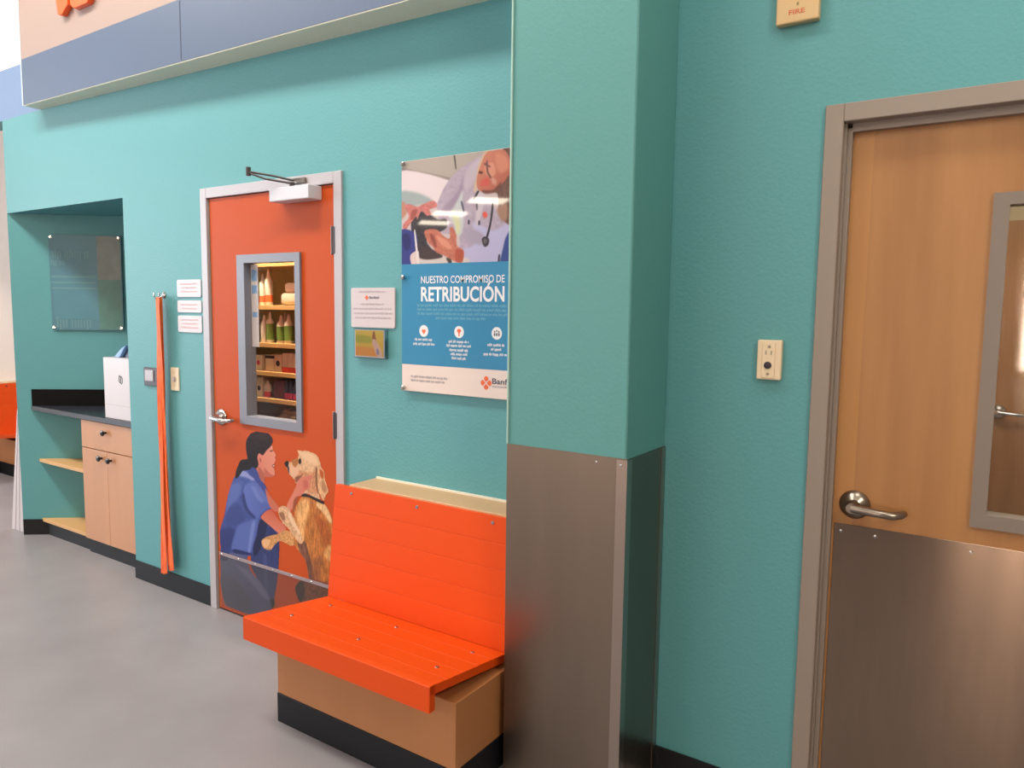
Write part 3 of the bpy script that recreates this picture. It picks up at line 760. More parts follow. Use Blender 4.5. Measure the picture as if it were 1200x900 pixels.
# storage room behind the orange door
b = new(); box(b, -.62, -.60, .12, 1.3, 0, 2.5); box(b, 1.5, 1.52, .12, 1.3, 0, 2.5); box(b, -.62, 1.52, 1.3, 1.32, 0, 2.5); box(b, -.62, 1.52, .12, 1.32, 2.5, 2.52)
st('wall_storage', b, M_clwall, 'walls of the small storage room seen through the orange door window', 'wall')
sh = thing('storage_shelf_unit', (.02, .45, 0), 'maple shelf unit stocked with bottles seen through the orange door window', 'shelf unit')
for x in (-.50, .345):
    b = new(); box(b, x-.012, x+.012, .30, .62, 0, 1.84, .001); obj('side_panel', b, M_closet, sh)
b = new(); box(b, -.488, .333, .605, .62, 0, 1.84); obj('back_panel', b, M_closet, sh)
LV = [1.605, 1.402, 1.246, 1.100, .955]
for zt in [1.835]+LV+[.60, .12]:
    b = new(); box(b, -.488, .333, .30, .605, zt-.024, zt, .001); obj('shelf', b, M_closet, sh)

def bottle(loc, h, r, band, label, cap=None, grp='bottles in the storage room'):
    x, y, z = loc
    t_ = thing('bottle', loc, label, 'bottle', grp)
    b = new(); lathe(b, [(r*.94, 0), (r, .004), (r, h*.62), (r*.9, h*.70), (r*.42, h*.80), (r*.36, h*.86)], loc, 'Z', 18); obj('bottle_body', b, M_btl, t_, True)
    b = new(); lathe(b, [(r*.4, h*.85), (r*.4, h*.9), (r*.16, h)], loc, 'Z', 14); obj('cap', b, cap or M_btl, t_, True)
    if band:
        b = new(); z0, z1, mm = band; lathe(b, [(r*1.012, h*z0), (r*1.012, h*z1)], loc, 'Z', 18); obj('label_band', b, mm, t_, True)
    return t_
Y1 = .335
bottle((.036, Y1, LV[0]), .170, .021, (.10, .30, M_obnd), 'pointed cream bottle with orange band on the top shelf, left one')
bottle((.083, Y1, LV[0]), .196, .022, (.09, .28, M_obnd), 'pointed cream bottle with orange band on the top shelf, right one')
bottle((.040, Y1, LV[1]), .150, .021, None, 'plain cream bottle at the left of the green-labelled bottles')
bottle((.090, Y1, LV[1]), .168, .022, (.10, .62, M_green), 'cream bottle with green label, leftmost of its shelf')
bottle((.150, Y1+.055, LV[1]), .165, .022, (.10, .62, M_green), 'cream bottle with green label standing behind the others')
bottle((.180, Y1, LV[1]), .150, .024, (.10, .60, M_green), 'cream bottle with green label, middle of its shelf')
bottle((.244, Y1, LV[1]), .158, .025, (.10, .60, M_green), 'cream bottle with green label, rightmost of its shelf', cap=M_btl)
def carton(x0, x1, y0, z, h, m, label, cat='box', name='carton', band=None, patch=None, d=.09, grp='boxes in the storage room'):
    t_ = thing(name, ((x0+x1)/2, y0+d/2, z), label, cat, grp)
    b = new(); box(b, x0, x1, y0, y0+d, z, z+h, .002); obj('box_body', b, m, t_)
    if band:
        b = new(); box(b, x0-.0006, x1+.0006, y0-.0008, y0+d+.0006, z+h*band[0], z+h*band[1]); obj('printed_band', b, band[2], t_)
    if patch:
        b = new(); xm = x0+(x1-x0)*patch[0]; disc(b, xm, y0-.001, z+h*patch[1], patch[2], 16); obj('printed_patch', b, patch[3], t_)
    return t_
# soft pack of wipes on the top shelf
t_ = thing('wipes_pack', (.245, .40, LV[0]), 'soft cream pack of wipes on the top shelf', 'pack')
b = new(); box(b, .178, .318, .33, .45, LV[0], LV[0]+.068, .02, 3); obj('lower_pack', b, M_box, t_, True)
b = new(); box(b, .205, .315, .335, .45, LV[0]+.066, LV[0]+.122, .018, 3); obj('upper_pack', b, M_btl, t_, True)
carton(-.030, .022, .325, LV[2], .085, M_box, 'small pinkish box, leftmost on the middle shelf', patch=(.5, .5, .014, M_pink))
carton(.055, .125, .325, LV[2], .090, M_box, 'cream box with dark top, left of the spotted one', band=(.78, .96, M_inkd))
carton(.129, .188, .325, LV[2], .092, M_box, 'cream box with a dark spot', patch=(.55, .5, .016, M_inkd))
for k, w_ in enumerate(('left', 'middle', 'right')):
    carton(.195+k*.046, .238+k*.046, .325, LV[2], .105, M_box, '%s one of three cream boxes with red bases' % w_, band=(0, .27, M_red))
carton(-.030, .024, .325, LV[3], .112, M_box, 'tall white box with a dark emblem, leftmost on its shelf', patch=(.5, .42, .014, M_inkd))
bottle((.062, Y1, LV[3]), .092, .021, (.02, .35, M_red), 'small cream bottle with a red base beside the dark red box')
carton(.110, .198, .335, LV[3], .100, M_dred, 'dark red box beside the pink-based bottles')
for k in range(4):
    x = .222+k*.033; l_ = (x, Y1, LV[3])
    t_ = thing('dark_bottle', l_, 'small dark bottle with pink base, %s of the row of four' % ('first from the left', 'second from the left', 'third from the left', 'last')[k], 'bottle', 'dark bottles in a row')
    b = new(); lathe(b, [(.014, 0), (.0145, .003), (.0145, .066), (.008, .08), (.008, .105)], l_, 'Z', 14); obj('bottle_body', b, M_inkd, t_, True)
    b = new(); lathe(b, [(.0149, .004), (.0149, .036)], l_, 'Z', 14); obj('label_band', b, M_pink, t_, True)
# crumpled bag on the lowest visible shelf
b = new(); bmesh.ops.create_icosphere(b, subdivisions=4, radius=1)
for v in b.verts:
    c = v.co; k = 1+.16*math.sin(9*c.x+3*c.y)+.12*math.sin(13*c.y-7*c.z)+.10*math.sin(17*c.z+5*c.x)
    v.co = Vector((.21+.105*c.x*k, .40+.07*c.y*k, LV[4]+.038+max(-.036, .042*c.z*k)))
single('plastic_bag', b, M_bag, (.21, .40, LV[4]), 'crumpled clear plastic bag on the lowest shelf behind the door window', 'bag', smooth=False)
# notice taped inside the glass
t_ = thing('taped_notice', (.36, .028, 1.50), 'narrow white and blue notice taped inside the door window at its left', 'notice')
b = new(); box(b, .345, .398, .0245, .0255, 1.40, 1.80); obj('paper', b, M_pwhite, t_)
for z0, z1 in ((1.72, 1.775), (1.66, 1.70), (1.545, 1.57)):
    b = new(); box(b, .352, .390, .0238, .0244, z0, z1); obj('blue_print', b, M_bluep, t_)

# ------------------------------------------------------------------ maple door on the right
FX = 2.973
d2 = thing('door_2', (FX+.508, .05, 0), 'maple door with a steel kick plate and narrow window at the right', 'door', kind='structure')
b = new()
for q in ((FX, FX+.05, 0, 2.184), (FX+.966, FX+1.016, 0, 2.184), (FX+.05, FX+.966, 2.134, 2.184)): box(b, q[0], q[1], -.014, TH+.01, q[2], q[3], .002)
box(b, FX+.05, FX+.056, .012, .02, 0, 2.134); box(b, FX+.05, FX+.068, .026, .05, 0, 2.122); box(b, FX+.948, FX+.966, .026, .05, 0, 2.122); box(b, FX+.068, FX+.948, .026, .05, 2.112, 2.134)
obj('door_frame', b, M_frame2, d2, label='warm grey steel door frame')
DY = .052
hole2 = (3.418, 3.752, 1.05, 1.896)
leaf2 = obj('door_leaf', leaf_bm(FX+.054, FX+.962, DY, DY+.045, .012, 2.128, hole2), M_wood, d2, label='maple veneer door leaf')
b = new(); box(b, FX+.066, FX+.122, DY-.0006, DY, .012, 2.112); obj('edge_band', b, M_woodl, leaf2, label='paler veneer strip along the latch edge')
b = new(); ring(b, (3.391, 3.78, 1.022, 1.918), (3.428, 3.743, 1.060, 1.886), DY-.012, DY, 0); ring(b, (3.418, 3.752, 1.05, 1.896), (3.428, 3.743, 1.060, 1.886), DY, DY+.045, 0)
obj('window_frame', b, M_lite2, leaf2, label='warm grey metal window frame')
b = new(); quad(b, 3.426, 3.745, 1.055, 1.89, DY+.02); obj('window_glass', b, M_glass, leaf2)
b = new(); box(b, 3.047, 3.93, DY-.0035, DY-.0006, .02, .973, .0008); kp = obj('kick_plate', b, M_steel2, leaf2, label='tall brushed stainless kick plate')
for x in (3.066, 3.16, 3.40, 3.70, 3.91):
    b = new(); lathe(b, [(.005, 0), (.005, .001), (.002, .0025)], (x, DY-.0035, .950), '-Y', 10); obj('screw', b, M_chrome, leaf2, True)
lever(leaf2, 3.100, 1.036, DY, M_nickel, 1, L=.105)

# exam room behind it with another maple door
b = new(); box(b, 2.0, 2.04, .12, 2.9, 0, 2.6); box(b, 5.2, 5.24, .12, 2.9, 0, 2.6); box(b, 2.0, 5.24, 2.98, 3.02, 0, 2.6); box(b, 2.0, 5.24, .12, 3.0, 2.6, 2.64)
st('wall_exam', b, M_exam, 'pale walls of the room seen through the maple door window', 'wall')
d3 = thing('door_3', (3.8, 2.95, 0), 'second maple door glimpsed through the window of the near maple door', 'door', kind='structure')
b = new(); box(b, 3.22, 4.26, 2.93, 2.98, .01, 2.15, .002); obj('door_leaf', b, M_wood, d3)
lever(d3, 3.415, 1.035, 2.93, M_chrome, 1)

# ------------------------------------------------------------------ alcove counter
zc = .905
def dgx(y): return AX0+y/uy*ux
ct = thing('countertop', (-1.3, .3, .87), 'black countertop with backsplash fitted into the alcove', 'countertop')
b = new(); yb = .05
prism(b, [(dgx(yb+.015)+.002, yb+.015, zc-.032), (dgx(yb)+.022, yb, zc-.032), (AX1-.002, yb, zc-.032), (AX1-.002, TH, zc-.032), (AX1-.002, SL*uy-.01, zc-.032)], (0, 0, .032), .002)
obj('counter_slab', b, M_counter, ct, label='speckled black counter top')
b = new(); s0 = (yb+.015)/uy
prism(b, [dg(s0, .016, zc), dg(SL-.02, .016, zc), dg(SL-.02, .001, zc), dg(s0, .001, zc)], (0, 0, .112), .001)
obj('backsplash', b, M_splash, ct, label='plain black backsplash')
cb = thing('base_cabinet', (-1.135, .3, 0), 'maple base cabinet with a drawer and two doors under the black counter', 'cabinet')
cx0, cx1, cy = -1.436, -.836, .062
yb2 = (cx0-AX0)/ux*uy-.01
b = new(); prism(b, [(cx0, cy+.018, .10), (cx1, cy+.018, .10), (cx1, .58, .10), (cx0, yb2, .10)], (0, 0, .77)); obj('carcass', b, M_cab, cb)
b = new(); prism(b, [(cx0-.0, .085, 0), (cx1, .085, 0), (cx1, .5, 0), (cx0, yb2-.02, 0)], (0, 0, .10)); obj('toe_kick', b, M_black, cb)
g = .0025
def knob(parent, x, z):
    b = new(); lathe(b, [(.007, 0), (.007, .012), (.017, .018), (.019, .024), (.016, .029), (.006, .032)], (x, cy, z), '-Y', 18); obj('knob', b, M_knob, parent, True)
b = new(); box(b, cx0, cx1, cy, cy+.018, .693+g, .868, .001); dr = obj('drawer', b, M_cab, cb); knob(dr, -1.138, .812)
b = new(); box(b, cx0, -1.135-g/2, cy, cy+.018, .098, .693-g, .001); dd = obj('cabinet_door', b, M_cab, cb); knob(dd, -1.198, .646)
b = new(); box(b, -1.135+g/2, cx1, cy, cy+.018, .098, .693-g, .001); dd = obj('cabinet_door', b, M_cab, cb); knob(dd, -1.088, .644)
b = new(); box(b, cx1, AX1-.001, cy+.004, cy+.018, .0, .868); obj('filler_panel', b, M_cab, cb)
for zt, lab in ((.537, 'triangular maple shelf in the alcove, the upper of two left of the cabinet'), (.118, 'triangular maple shelf in the alcove, the lower one just above the floor')):
    b = new(); ys = .078; yend = (cx0-.002-AX0)/ux*uy-.004
    prism(b, [(dgx(ys)+.004, ys, zt-.024), (cx0-.002, ys, zt-.024), (cx0-.002, yend, zt-.024)], (0, 0, .024), .0015)
    single('alcove_shelf', b, M_shelf, (-1.7, .15, zt-.024), lab, 'shelf', 'alcove shelves')
b = new(); prism(b, [(dgx(.10)+.004, .10, 0), (cx0-.002, .10, 0), (cx0-.002, .125, 0), (dgx(.125)+.004, .125, 0)], (0, 0, .094))
st('baseboard_shelf', b, M_black, 'black toe kick under the lower alcove shelf', 'baseboard')

wb = thing('white_box', (-1.0, .17, zc), 'plain white upright box standing on the black counter', 'box')
b = new(); box(b, -1.157, -.80, .072, .27, zc, 1.277, .003); obj('box_body', b, M_pwhite, wb)
b = new(); box(b, -1.157, -.80, .0715, .0722, zc+.085, zc+.087); obj('box_seam', b, M_faint, wb)
b = new()
for q in ((-.972, 1.153), (-.955, 1.147)):
    ring_pts = [(q[0]+.010*math.cos(a), .0715, q[1]+.022*math.sin(a)) for a in [2*PI*k/16 for k in range(17)]]
    tube(b, ring_pts, .0022, 6)
obj('printed_mark', b, M_navy, wb)
t_ = thing('folded_pouch', (-1.04, .17, 1.277), 'small blue and navy folded pouch lying on the white box', 'pouch')
b = new(); prism(b, [(-1.125, .12, 1.277), (-1.06, .12, 1.277), (-.985, .12, 1.352), (-1.03, .12, 1.338)], (0, .07, 0), .004, 2); obj('blue_flap', b, M_bluep, t_)
b = new(); prism(b, [(-1.062, .14, 1.277), (-.94, .14, 1.277), (-.90, .14, 1.33), (-.975, .14, 1.360)], (0, .08, 0), .004, 2); obj('navy_body', b, M_navyp, t_)

# acrylic sign on the slanting wall
def dplane(bm):
    M = Matrix(((ux, uy, 0, AX0), (uy, -ux, 0, 0), (0, 0, 1, 0), (0, 0, 0, 1)))
    M = Matrix(((ux, -uy, 0, AX0), (uy, ux, 0, 0), (0, 0, 1, 0), (0, 0, 0, 1)))
    bmesh.ops.transform(bm, matrix=M, verts=bm.verts[:]); return bm
s0, s1 = .262, .728
az0, az1 = 1.424, 2.06
sg = thing('acrylic_sign', dg((s0+s1)/2, .02, az0), 'faded blue acrylic sign on the slanting wall above the black counter', 'sign')
M_as1 = mat('faded blue sign print', (70, 128, 146), .4, var=.06, vscale=5)
M_as2 = mat('faded dark blue sign print', (68, 120, 138), .4, var=.08, vscale=6)
M_as3 = mat('faded brown photo print', (112, 122, 120), .4, var=.18, vscale=14)
M_as4 = mat('faded green photo print', (74, 124, 118), .4, var=.14, vscale=9)
M_as5 = mat('faded pale sign lettering', (96, 142, 152), .5)
b = new(); box(b, s0, s1, -.0155, -.011, az0, az1); dplane(b); obj('sign_sheet', b, M_as2, sg)
sm = s0+(s1-s0)*.66
b = new(); quad(b, s0+.02, sm, az0+.07, az0+.37, -.0165); dplane(b); obj('blue_panel', b, M_as1, sg)
b = new(); quad(b, sm, s1-.006, az0+.34, az1-.006, -.0165); dplane(b); obj('brown_photo', b, M_as3, sg)
b = new(); quad(b, sm, s1-.006, az0+.006, az0+.34, -.0165); dplane(b); obj('green_photo', b, M_as4, sg)
for q in ((s0+.02, s0+.27, az1-.155, .062, 3), (s0+.01, s0+.11, az1-.20, .04, 4), (s0+.03, s0+.27, az0+.015, .075, 8)):
    b = new(); small_print(b, *q[:4], -.017, q[4], .26); dplane(b); obj('lettering_line', b, M_as5, sg)
for k in range(3):
    b = new(); quad(b, s0+.01, sm-.01, az1-.285-.038*k, az1-.273-.038*k, -.017); dplane(b); obj('lettering_line', b, M_as5, sg)

for s in (s0+.014, s1-.014):
    for z in (az0+.016, az1-.016):
        b = new(); lathe(b, [(.011, .0), (.011, .018), (.009, .021)], (s, -.001, z), '-Y', 16); dplane(b); obj('standoff', b, M_chrome, sg, True)

# white boards leaning at the wall end
lp = thing('leaning_panel', (-2.30, .2, 0), 'white folded panel leaning against the end of the teal wall', 'panel')
for i, (xa, xb) in enumerate(((-2.375, -2.322), (-2.320, -2.270), (-2.268, -2.218))):
    b = new(); xt = -2.196+i*.011
    prism(b, [(xa, .012+.004*i, 0), (xb, .012+.004*i, 0), (xt+.010, .012+.004*i, .875), (xt, .012+.004*i, .875)], (0, .42, 0), .002)
    obj('panel_board', b, M_pwhite, lp)

# ------------------------------------------------------------------ leashes on the hook
hk = thing('leash_hook', (-.36, -.01, 1.645), 'small metal double hook holding the orange leashes', 'hook')
b = new(); lathe(b, [(.018, 0), (.018, .003), (.010, .008)], (-.36, 0, 1.652), '-Y', 18); obj('hook_plate', b, M_chrome, hk, True)
for s in (-1, 1):
    b = new(); tube(b, [(-.36, -.006, 1.650), (-.36+s*.010, -.026, 1.634), (-.36+s*.018, -.038, 1.634), (-.36+s*.024, -.044, 1.648), (-.36+s*.025, -.043, 1.664)], [.005, .005, .005, .0045, .004], 10); obj('hook_prong', b, M_chrome, hk, True)
ls = thing('hanging_leashes', (-.36, -.03, .10), 'bundle of orange nylon leashes hanging to just above the baseboard', 'leashes')
rr = random.Random(11)
strips = [(-.430, -.462, .100, M_leash), (-.420, -.440, .122, M_leash2), (-.414, -.420, .106, M_leash), (-.405, -.398, .128, M_leash), (-.398, -.374, .15, M_leash2), (-.390, -.350, .140, M_leash), (-.412, -.386, .16, M_leash)]
for i, (xt, xb, zb, mm) in enumerate(strips):
    b = new(); pts = []; n = 26; y = -.028-.0075*(i % 3)
    for k in range(n+1):
        s = k/n; zz = 1.640-(1.640-zb)*s
        spread = max(0, (s-.62)/.38)
        x = .052+xt+(-.410-xt)*.25*math.sin(PI*min(1, s/.7))+(xb-xt)*spread**1.4+.004*math.sin(7*s+i*1.7)*s
        pts.append((x, y+.004*math.sin(5*s+i), zz))
    L_, R_ = [], []
    wd = .0165
    verts = []
    for k, q in enumerate(pts):
        tw = .5*math.sin(k*.35+i*2.1)
        dx, dy = wd*math.cos(tw), wd*math.sin(tw)*.5
        verts.append([b.verts.new((q[0]-dx, q[1]-dy-.001, q[2])), b.verts.new((q[0]+dx, q[1]+dy-.001, q[2]+(.01 if k == n else 0))),
                      b.verts.new((q[0]+dx, q[1]+dy+.0015, q[2]+(.01 if k == n else 0))), b.verts.new((q[0]-dx, q[1]-dy+.0015, q[2]))])
    fs = [b.faces.new(verts[0]), b.faces.new(verts[-1][::-1])]
    for a_, c_ in zip(verts, verts[1:]):
        for k in range(4): fs.append(b.faces.new((a_[k], c_[k], c_[(k+1) % 4], a_[(k+1) % 4])))
    bmesh.ops.recalc_face_normals(b, faces=fs)
    obj('leash_strap', b, mm, ls, True)

# ------------------------------------------------------------------ plates and small signs
def round_plate(bm, x0, x1, z0, z1, y0, y1, r=.008):
    pts = []
    for cx_, cz_, a0 in ((x1-r, z0+r, -PI/2), (x1-r, z1-r, 0), (x0+r, z1-r, PI/2), (x0+r, z0+r, PI)):
        for k in range(5): a = a0+PI/2*k/4; pts.append((cx_+r*math.cos(a), y0, cz_+r*math.sin(a)))
    return prism(bm, pts, (0, y1-y0, 0))
pl = thing('door_opener_switch', (-.502, 0, 1.15), 'square stainless button plate partly behind the hanging leashes', 'wall plate')
b = new(); box(b, -.572, -.436, -.010, 0, 1.150, 1.252, .003); obj('steel_plate', b, M_hinge, pl)
b = new(); box(b, -.556, -.47, -.014, -.010, 1.178, 1.240, .004); obj('button', b, M_frame, pl, label='bright steel push button')
sw = thing('light_switch', (-.277, 0, 1.141), 'ivory light switch between the leashes and the orange door frame', 'light switch')
b = new(); round_plate(b, -.313, -.241, 1.141, 1.264, -.006, 0, .004); obj('switch_plate', b, M_ivory, sw)
b = new(); prism(b, [(-.284, -.006, 1.188), (-.270, -.006, 1.188), (-.270, -.006, 1.212), (-.284, -.006, 1.212)], (0, -.009, .004), .001); obj('toggle', b, M_faint, sw)
for z in (1.166, 1.238):
    b = new(); lathe(b, [(.0035, 0), (.002, .001)], (-.277, -.006, z), '-Y', 8); obj('screw', b, M_faint, sw)
for (z0, z1, rows, w_) in ((1.643, 1.732, 3, 'top one'), (1.562, 1.624, 2, 'middle one, the slimmest,'), (1.458, 1.545, 3, 'bottom one')):
    s_ = thing('wall_sign', (-.13, 0, z0), 'small white rounded sign, %s of three left of the orange door' % w_, 'sign', 'white signs by the orange door')
    b = new(); round_plate(b, -.232, -.022, z0, z1, -.005, 0, .010); obj('sign_plate', b, M_sign, s_)
    for k in range(rows):
        b = new(); small_print(b, -.205+.01*(k % 2), -.05-.01*(k % 2), z1-.026-k*.020, .010, -.0054, k+rows*10)
        obj('lettering_line', b, M_faintp, s_)
nt_ = thing('notice_sign', (1.19, 0, 1.515), 'white notice sign with small emblem between the orange door and the poster', 'sign')
b = new(); round_plate(b, 1.066, 1.320, 1.514, 1.682, -.007, 0, .008); obj('sign_plate', b, M_sign, nt_)
b = new(); mark(b, 1.160, 1.641, .011, -.0076); obj('emblem', b, M_mark, nt_, label='orange four-lobed emblem')
obj('brand_lettering', text_bm('Banfield', 1.176, 1.232, 1.636, .011, -.0076, .01), M_navy, nt_)
for k, (xa, xb) in enumerate(((1.115, 1.275), (1.125, 1.26), (1.08, 1.305), (1.085, 1.305), (1.09, 1.30))):
    z = 1.662 if k == 0 else 1.628-.019*k
    b = new(); small_print(b, xa, xb, z, .009, -.0076, 40+k); obj('lettering_line', b, M_faint, nt_)
cd = thing('picture_card', (1.187, 0, 1.39), 'small yellow picture card in a clear holder below the white notice sign', 'picture card')
data = paint(1104, 1268, 1392, 1502, 3, [([1090,1380,1280,1380,1280,1515,1090,1515], (200,158,60), 2, {'raw':1,'g':(0,1,(206,180,76))}),
    ([1100,1452,1190,1448,1195,1475,1100,1482], (160,158,56), 9, {}), ([1100,1395,1240,1395,1220,1425,1100,1430], (206,138,60), 9, {}),
    ([1204,1478,1214,1502,1222,1480,1226,1462,1208,1460], (150,88,56), 3, {}), ([1204,1462,1228,1460,1262,1400,1232,1394,1212,1430], (206,168,150), 4, {}),
    ([1228,1425,1240,1424,1244,1404,1230,1402], (140,130,150), 3, {})], -.0205)
print_obj('printed_card', data, mat_paint('printed card', .6), cd, 'yellow field picture with a small figure')
b = new(); box(b, 1.100, 1.273, -.0200, -.0180, 1.388, 1.504); obj('card_back', b, M_pwhite, cd)
b = new(); box(b, 1.098, 1.276, -.0245, -.0225, 1.382, 1.508); box(b, 1.270, 1.276, -.0225, 0, 1.382, 1.508); box(b, 1.098, 1.102, -.018, 0, 1.382, 1.508); obj('clear_holder', b, M_acryl2, cd)

# plates right of the pillar
cp = thing('control_plate', (2.85, 0, 1.394), 'ivory wall control with round key switch, left of the maple door', 'wall control')
b = new(); box(b, 2.814, 2.886, -.020, 0, 1.396, 1.516, .004, 2); obj('cover', b, M_ivory, cp)
b = new(); box(b, 2.830, 2.868, -.0225, -.020, 1.402, 1.508, .001); obj('faceplate', b, M_ivory, cp)
b = new(); lathe(b, [(.011, 0), (.011, .003), (.006, .005)], (2.848, -.0225, 1.440), '-Y', 18); obj('key_switch', b, M_inkd, cp, True, 'dark round key switch')
b = new(); lathe(b, [(.0045, 0), (.003, .002)], (2.848, -.0225, 1.414), '-Y', 12); obj('indicator', b, M_nickel, cp, True)
b = new(); lathe(b, [(.0045, 0), (.003, .002)], (2.850, -.0225, 1.496), '-Y', 12); box(b, 2.839, 2.843, -.0235, -.0225, 1.472, 1.484); box(b, 2.855, 2.859, -.0235, -.0225, 1.472, 1.484); obj('slot', b, M_nickel, cp)
fp = thing('alarm_plate', (2.885, 0, 2.42), 'beige alarm plate with red lettering high left of the maple door', 'alarm plate')
b = new(); box(b, 2.826, 2.944, -.028, 0, 2.424, 2.60, .005, 2); obj('cover', b, mat('beige alarm plastic', (206, 176, 132), .4), fp)
obj('red_lettering', text_bm('FIRE', 2.862, 2.906, 2.447, .013, -.0285, .02), mat('red lettering', (196, 92, 62), .5), fp)
b = new(); disc(b, 2.886, -.0287, 2.474, .005, 12, .7); obj('indicator', b, mat('olive indicator', (140, 122, 76), .5), fp)

# ------------------------------------------------------------------ poster
px0, px1, pz0, pz1 = 1.372, 1.984, 1.260, 2.183
po = thing('poster', ((px0+px1)/2, 0, pz0), 'large framed poster with a vet photo and blue panel above the near bench', 'poster')
b = new(); box(b, px0, px1, -.020, -.014, pz0, pz1, .001); obj('backing_board', b, M_board, po)
data = paint(1372, 1984, 1775, 2182, 2.6, VET_PHOTO, -.0206)
print_obj('photo_print', data, mat_paint('printed vet photo', 1.), po, 'printed photo of a person in a white coat treating a dark pet')
b = new(); quad(b, px0+.0005, px1-.0005, 1.370, 1.775, -.0205); obj('blue_panel', b, M_pblue, po)
obj('headline_lettering', text_bm('NUESTRO COMPROMISO DE', 1.475, 1.881, 1.698, .028, -.0209, .007), M_ptxt, po)
obj('headline_lettering', text_bm('RETRIBUCIÓN', 1.475, 1.881, 1.628, .055, -.0209, .024), M_ptxt, po, label='larger bold headline word')
b = new()
for k, (xa, xb) in enumerate(((1.455, 1.90), (1.455, 1.895), (1.455, 1.90), (1.55, 1.80))): small_print(b, xa, xb, 1.606-.0165*k, .011, -.0209, 70+k)
obj('small_print', b, M_psmall, po)
for cx_, rows in ((1.490, ((1.473, 1.443, 1.538), (1.455, 1.434, 1.548))), (1.669, ((1.470, 1.618, 1.718), (1.454, 1.606, 1.730), (1.437, 1.622, 1.716), (1.421, 1.628, 1.712), (1.405, 1.634, 1.704))), (1.848, ((1.463, 1.806, 1.888), (1.447, 1.822, 1.872), (1.428, 1.788, 1.905)))):
    b = new(); disc(b, cx_, -.0208, 1.508, .0235, 28); ic = obj('icon_disc', b, M_ptxt, po)
    b = new()
    if cx_ < 1.5:
        poly(b, [(cx_, 1.494), (cx_+.011, 1.508), (cx_+.006, 1.516), (cx_, 1.511), (cx_-.006, 1.516), (cx_-.011, 1.508)], -.0212)
    elif cx_ < 1.7:
        poly(b, [(cx_-.003, 1.492), (cx_+.003, 1.492), (cx_+.003, 1.504), (cx_+.011, 1.512), (cx_+.006, 1.520), (cx_-.006, 1.520), (cx_-.011, 1.512), (cx_-.003, 1.504)], -.0212)
    else:
        for k in (-1, 0, 1):
            disc(b, cx_+.010*k, -.0212, 1.514+(.003 if k == 0 else 0), .0034, 10); quad(b, cx_+.010*k-.0032, cx_+.010*k+.0032, 1.498, 1.509, -.0212)
    obj('icon_symbol', b, M_mark if cx_ < 1.8 else M_navy, ic)
    b = new()
    for k, (z, xa, xb) in enumerate(rows): small_print(b, xa, xb, z-.004, .0105, -.0209, int(cx_*100)+k)
    obj('caption', b, M_ptxt, po)
b = new(); small_print(b, 1.421, 1.612, 1.318, .010, -.0207, 91); small_print(b, 1.421, 1.600, 1.302, .010, -.0207, 92); obj('footer_print', b, M_pgrey, po)
b = new(); mark(b, 1.801, 1.318, .026, -.0207); em = obj('emblem', b, M_mark, po, label='orange four-lobed emblem')
b = new()
for k in range(2):
    a = PI/4+PI/2*k
    prism(b, [(1.801+.020*math.cos(a)-.002*math.sin(a), -.0214, 1.318+.020*math.sin(a)+.002*math.cos(a)), (1.801-.020*math.cos(a)-.002*math.sin(a), -.0214, 1.318-.020*math.sin(a)+.002*math.cos(a)),
              (1.801-.020*math.cos(a)+.002*math.sin(a), -.0214, 1.318-.020*math.sin(a)-.002*math.cos(a)), (1.801+.020*math.cos(a)+.002*math.sin(a), -.0214, 1.318+.020*math.sin(a)-.002*math.cos(a))], (0, .0004, 0))
obj('emblem_cross', b, M_board, em)
obj('brand_lettering', text_bm('Banfield', 1.829, 1.952, 1.317, .021, -.0207, .02), M_navy, po)
b = new(); small_print(b, 1.829, 1.952, 1.304, .007, -.0207, 95); obj('brand_small_print', b, M_pgrey, po)
for x in (px0+.012, px1-.012):
    for z in (pz1-.010, 1.722, pz0+.012):
        b = new(); lathe(b, [(.008, 0), (.008, .026), (.0095, .0262), (.0095, .033), (.006, .036)], (x, 0, z), '-Y', 16); obj('standoff', b, M_chrome, po, True)

# ------------------------------------------------------------------ ceiling fixtures and light
def fixture(x, y, rz, w_, l_):
    t_ = thing('ceiling_light', (x, y, CEIL), 'square white ceiling light high above the lobby', 'ceiling light', 'ceiling lights')
    b = new(); box(b, x-w_/2-.04, x+w_/2+.04, y-l_/2-.04, y+l_/2+.04, CEIL-.05, CEIL); obj('housing', b, M_pwhite, t_)
    b = new(); box(b, x-w_/2, x+w_/2, y-l_/2, y+l_/2, CEIL-.07, CEIL-.05); obj('diffuser', b, M_lamp, t_)
    t_.rotation_euler = (0, 0, rz)
    return t_
for x, y in ((-9.38, -15.54), (-12.17, -17.3), (-14.35, -19.1)): fixture(x, y, math.radians(43), 1.0, 1.05)

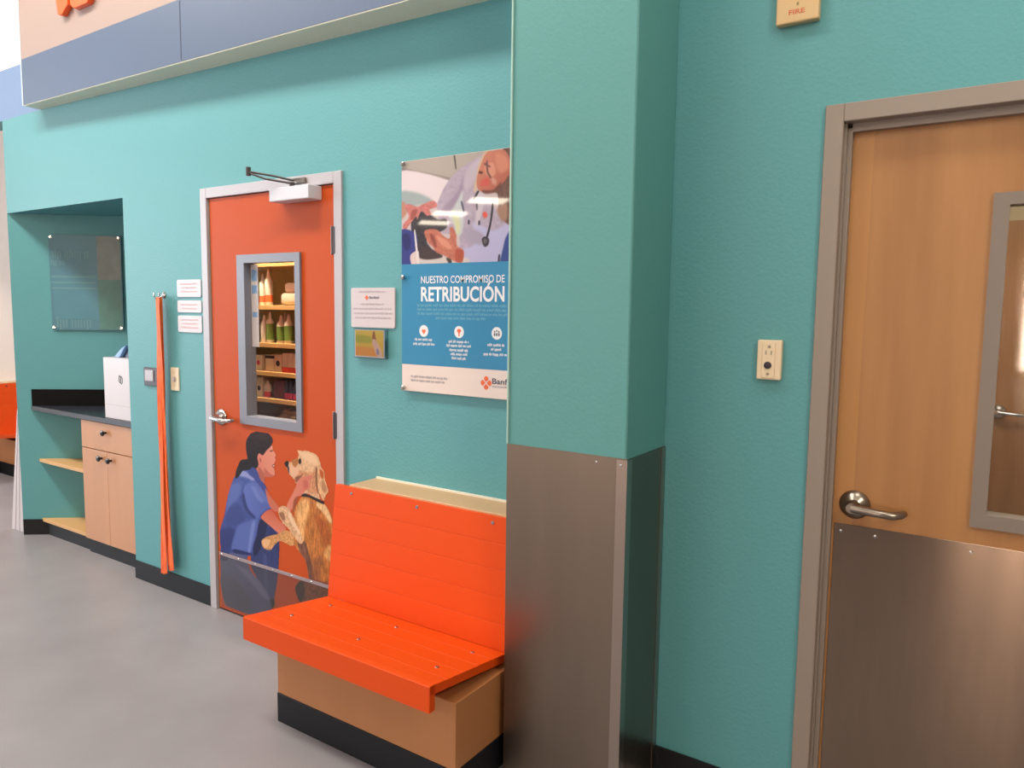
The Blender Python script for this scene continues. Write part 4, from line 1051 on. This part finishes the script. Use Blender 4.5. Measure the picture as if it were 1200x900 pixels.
def area(name, loc, target, sx, sy, e, c, spread=None):
    l = bpy.data.lights.new(name, 'AREA'); l.shape = 'RECTANGLE'; l.size = sx; l.size_y = sy; l.energy = e; l.color = c
    if spread: l.spread = spread
    o = bpy.data.objects.new(name, l); COL.objects.link(o); o.location = loc
    o.rotation_euler = (Vector(target)-Vector(loc)).to_track_quat('-Z', 'Y').to_euler()
    return o
area('daylight_window', (-10.5, -5.5, 2.4), (0, -1.0, 1.4), 4.5, 3.2, 620, (.80, .91, 1.))
area('far_daylight', (-3.2, 3.6, 2.5), (-4.4, .6, 1.4), 1.4, 1.4, 110, (.92, .95, 1.))
area('front_daylight', (-6.5, -2.8, 2.2), (-4.4, .6, 1.0), 1.2, 1.2, 30, (.95, .95, 1.))
for x, e in ((-2.6, 75), (-.7, 75), (1.2, 70)):
    area('ceiling_lamp', (x, -1.55, 4.70), (x, -1.2, 0), 1.2, .5, e, (1., .93, .82))
area('door_fill', (3.6, -1.25, 4.6), (3.2, -.4, 0), 1.0, .5, 24, (1., .93, .80))  # unseen fill placed to brighten the upper right wall and pillar side
area('right_fill', (5.6, -2.6, 3.6), (2.5, -.1, 1.9), 1.0, .8, 62, (1., .92, .74))  # added warm fill from out of view, lifts the pillar's right face
area('lobby_lamp', (1.0, -7.5, 4.65), (1.0, -4.5, 0), 6, 3, 170, (1., .90, .78))
area('storage_lamp', (.25, .2, 2.4), (.2, .5, 1.2), .5, .12, 60, (1., .88, .70))
area('exam_lamp', (3.6, 1.6, 2.55), (3.6, 1.8, 0), 1.0, 1.0, 26, (1., .90, .74))

w = bpy.data.worlds.new('World'); sc.world = w; w.use_nodes = True
w.node_tree.nodes['Background'].inputs[0].default_value = (.75, .78, .85, 1); w.node_tree.nodes['Background'].inputs[1].default_value = .3
sc.view_settings.view_transform = 'Standard'; sc.view_settings.look = 'None'; sc.view_settings.exposure = 0.; sc.view_settings.gamma = 1.

# ------------------------------------------------------------------ camera
f_px, cx, cy_, cz, yaw, pitch, roll = 872.678, 3.45436, -2.31450, 1.59432, .589654, -.0983951, .0132486
cam = bpy.data.cameras.new('camera'); cam.sensor_fit = 'HORIZONTAL'; cam.sensor_width = 36; cam.lens = 36*f_px/1200; cam.clip_start = .05; cam.clip_end = 100
co = bpy.data.objects.new('camera', cam); COL.objects.link(co)
fw = Vector((-math.sin(yaw)*math.cos(pitch), math.cos(yaw)*math.cos(pitch), math.sin(pitch)))
rt = Vector((math.cos(yaw), math.sin(yaw), 0)); up = rt.cross(fw)
r2 = math.cos(roll)*rt+math.sin(roll)*up; u2 = -math.sin(roll)*rt+math.cos(roll)*up
co.matrix_world = Matrix(((r2.x, u2.x, -fw.x, cx), (r2.y, u2.y, -fw.y, cy_), (r2.z, u2.z, -fw.z, cz), (0, 0, 0, 1)))
sc.camera = co
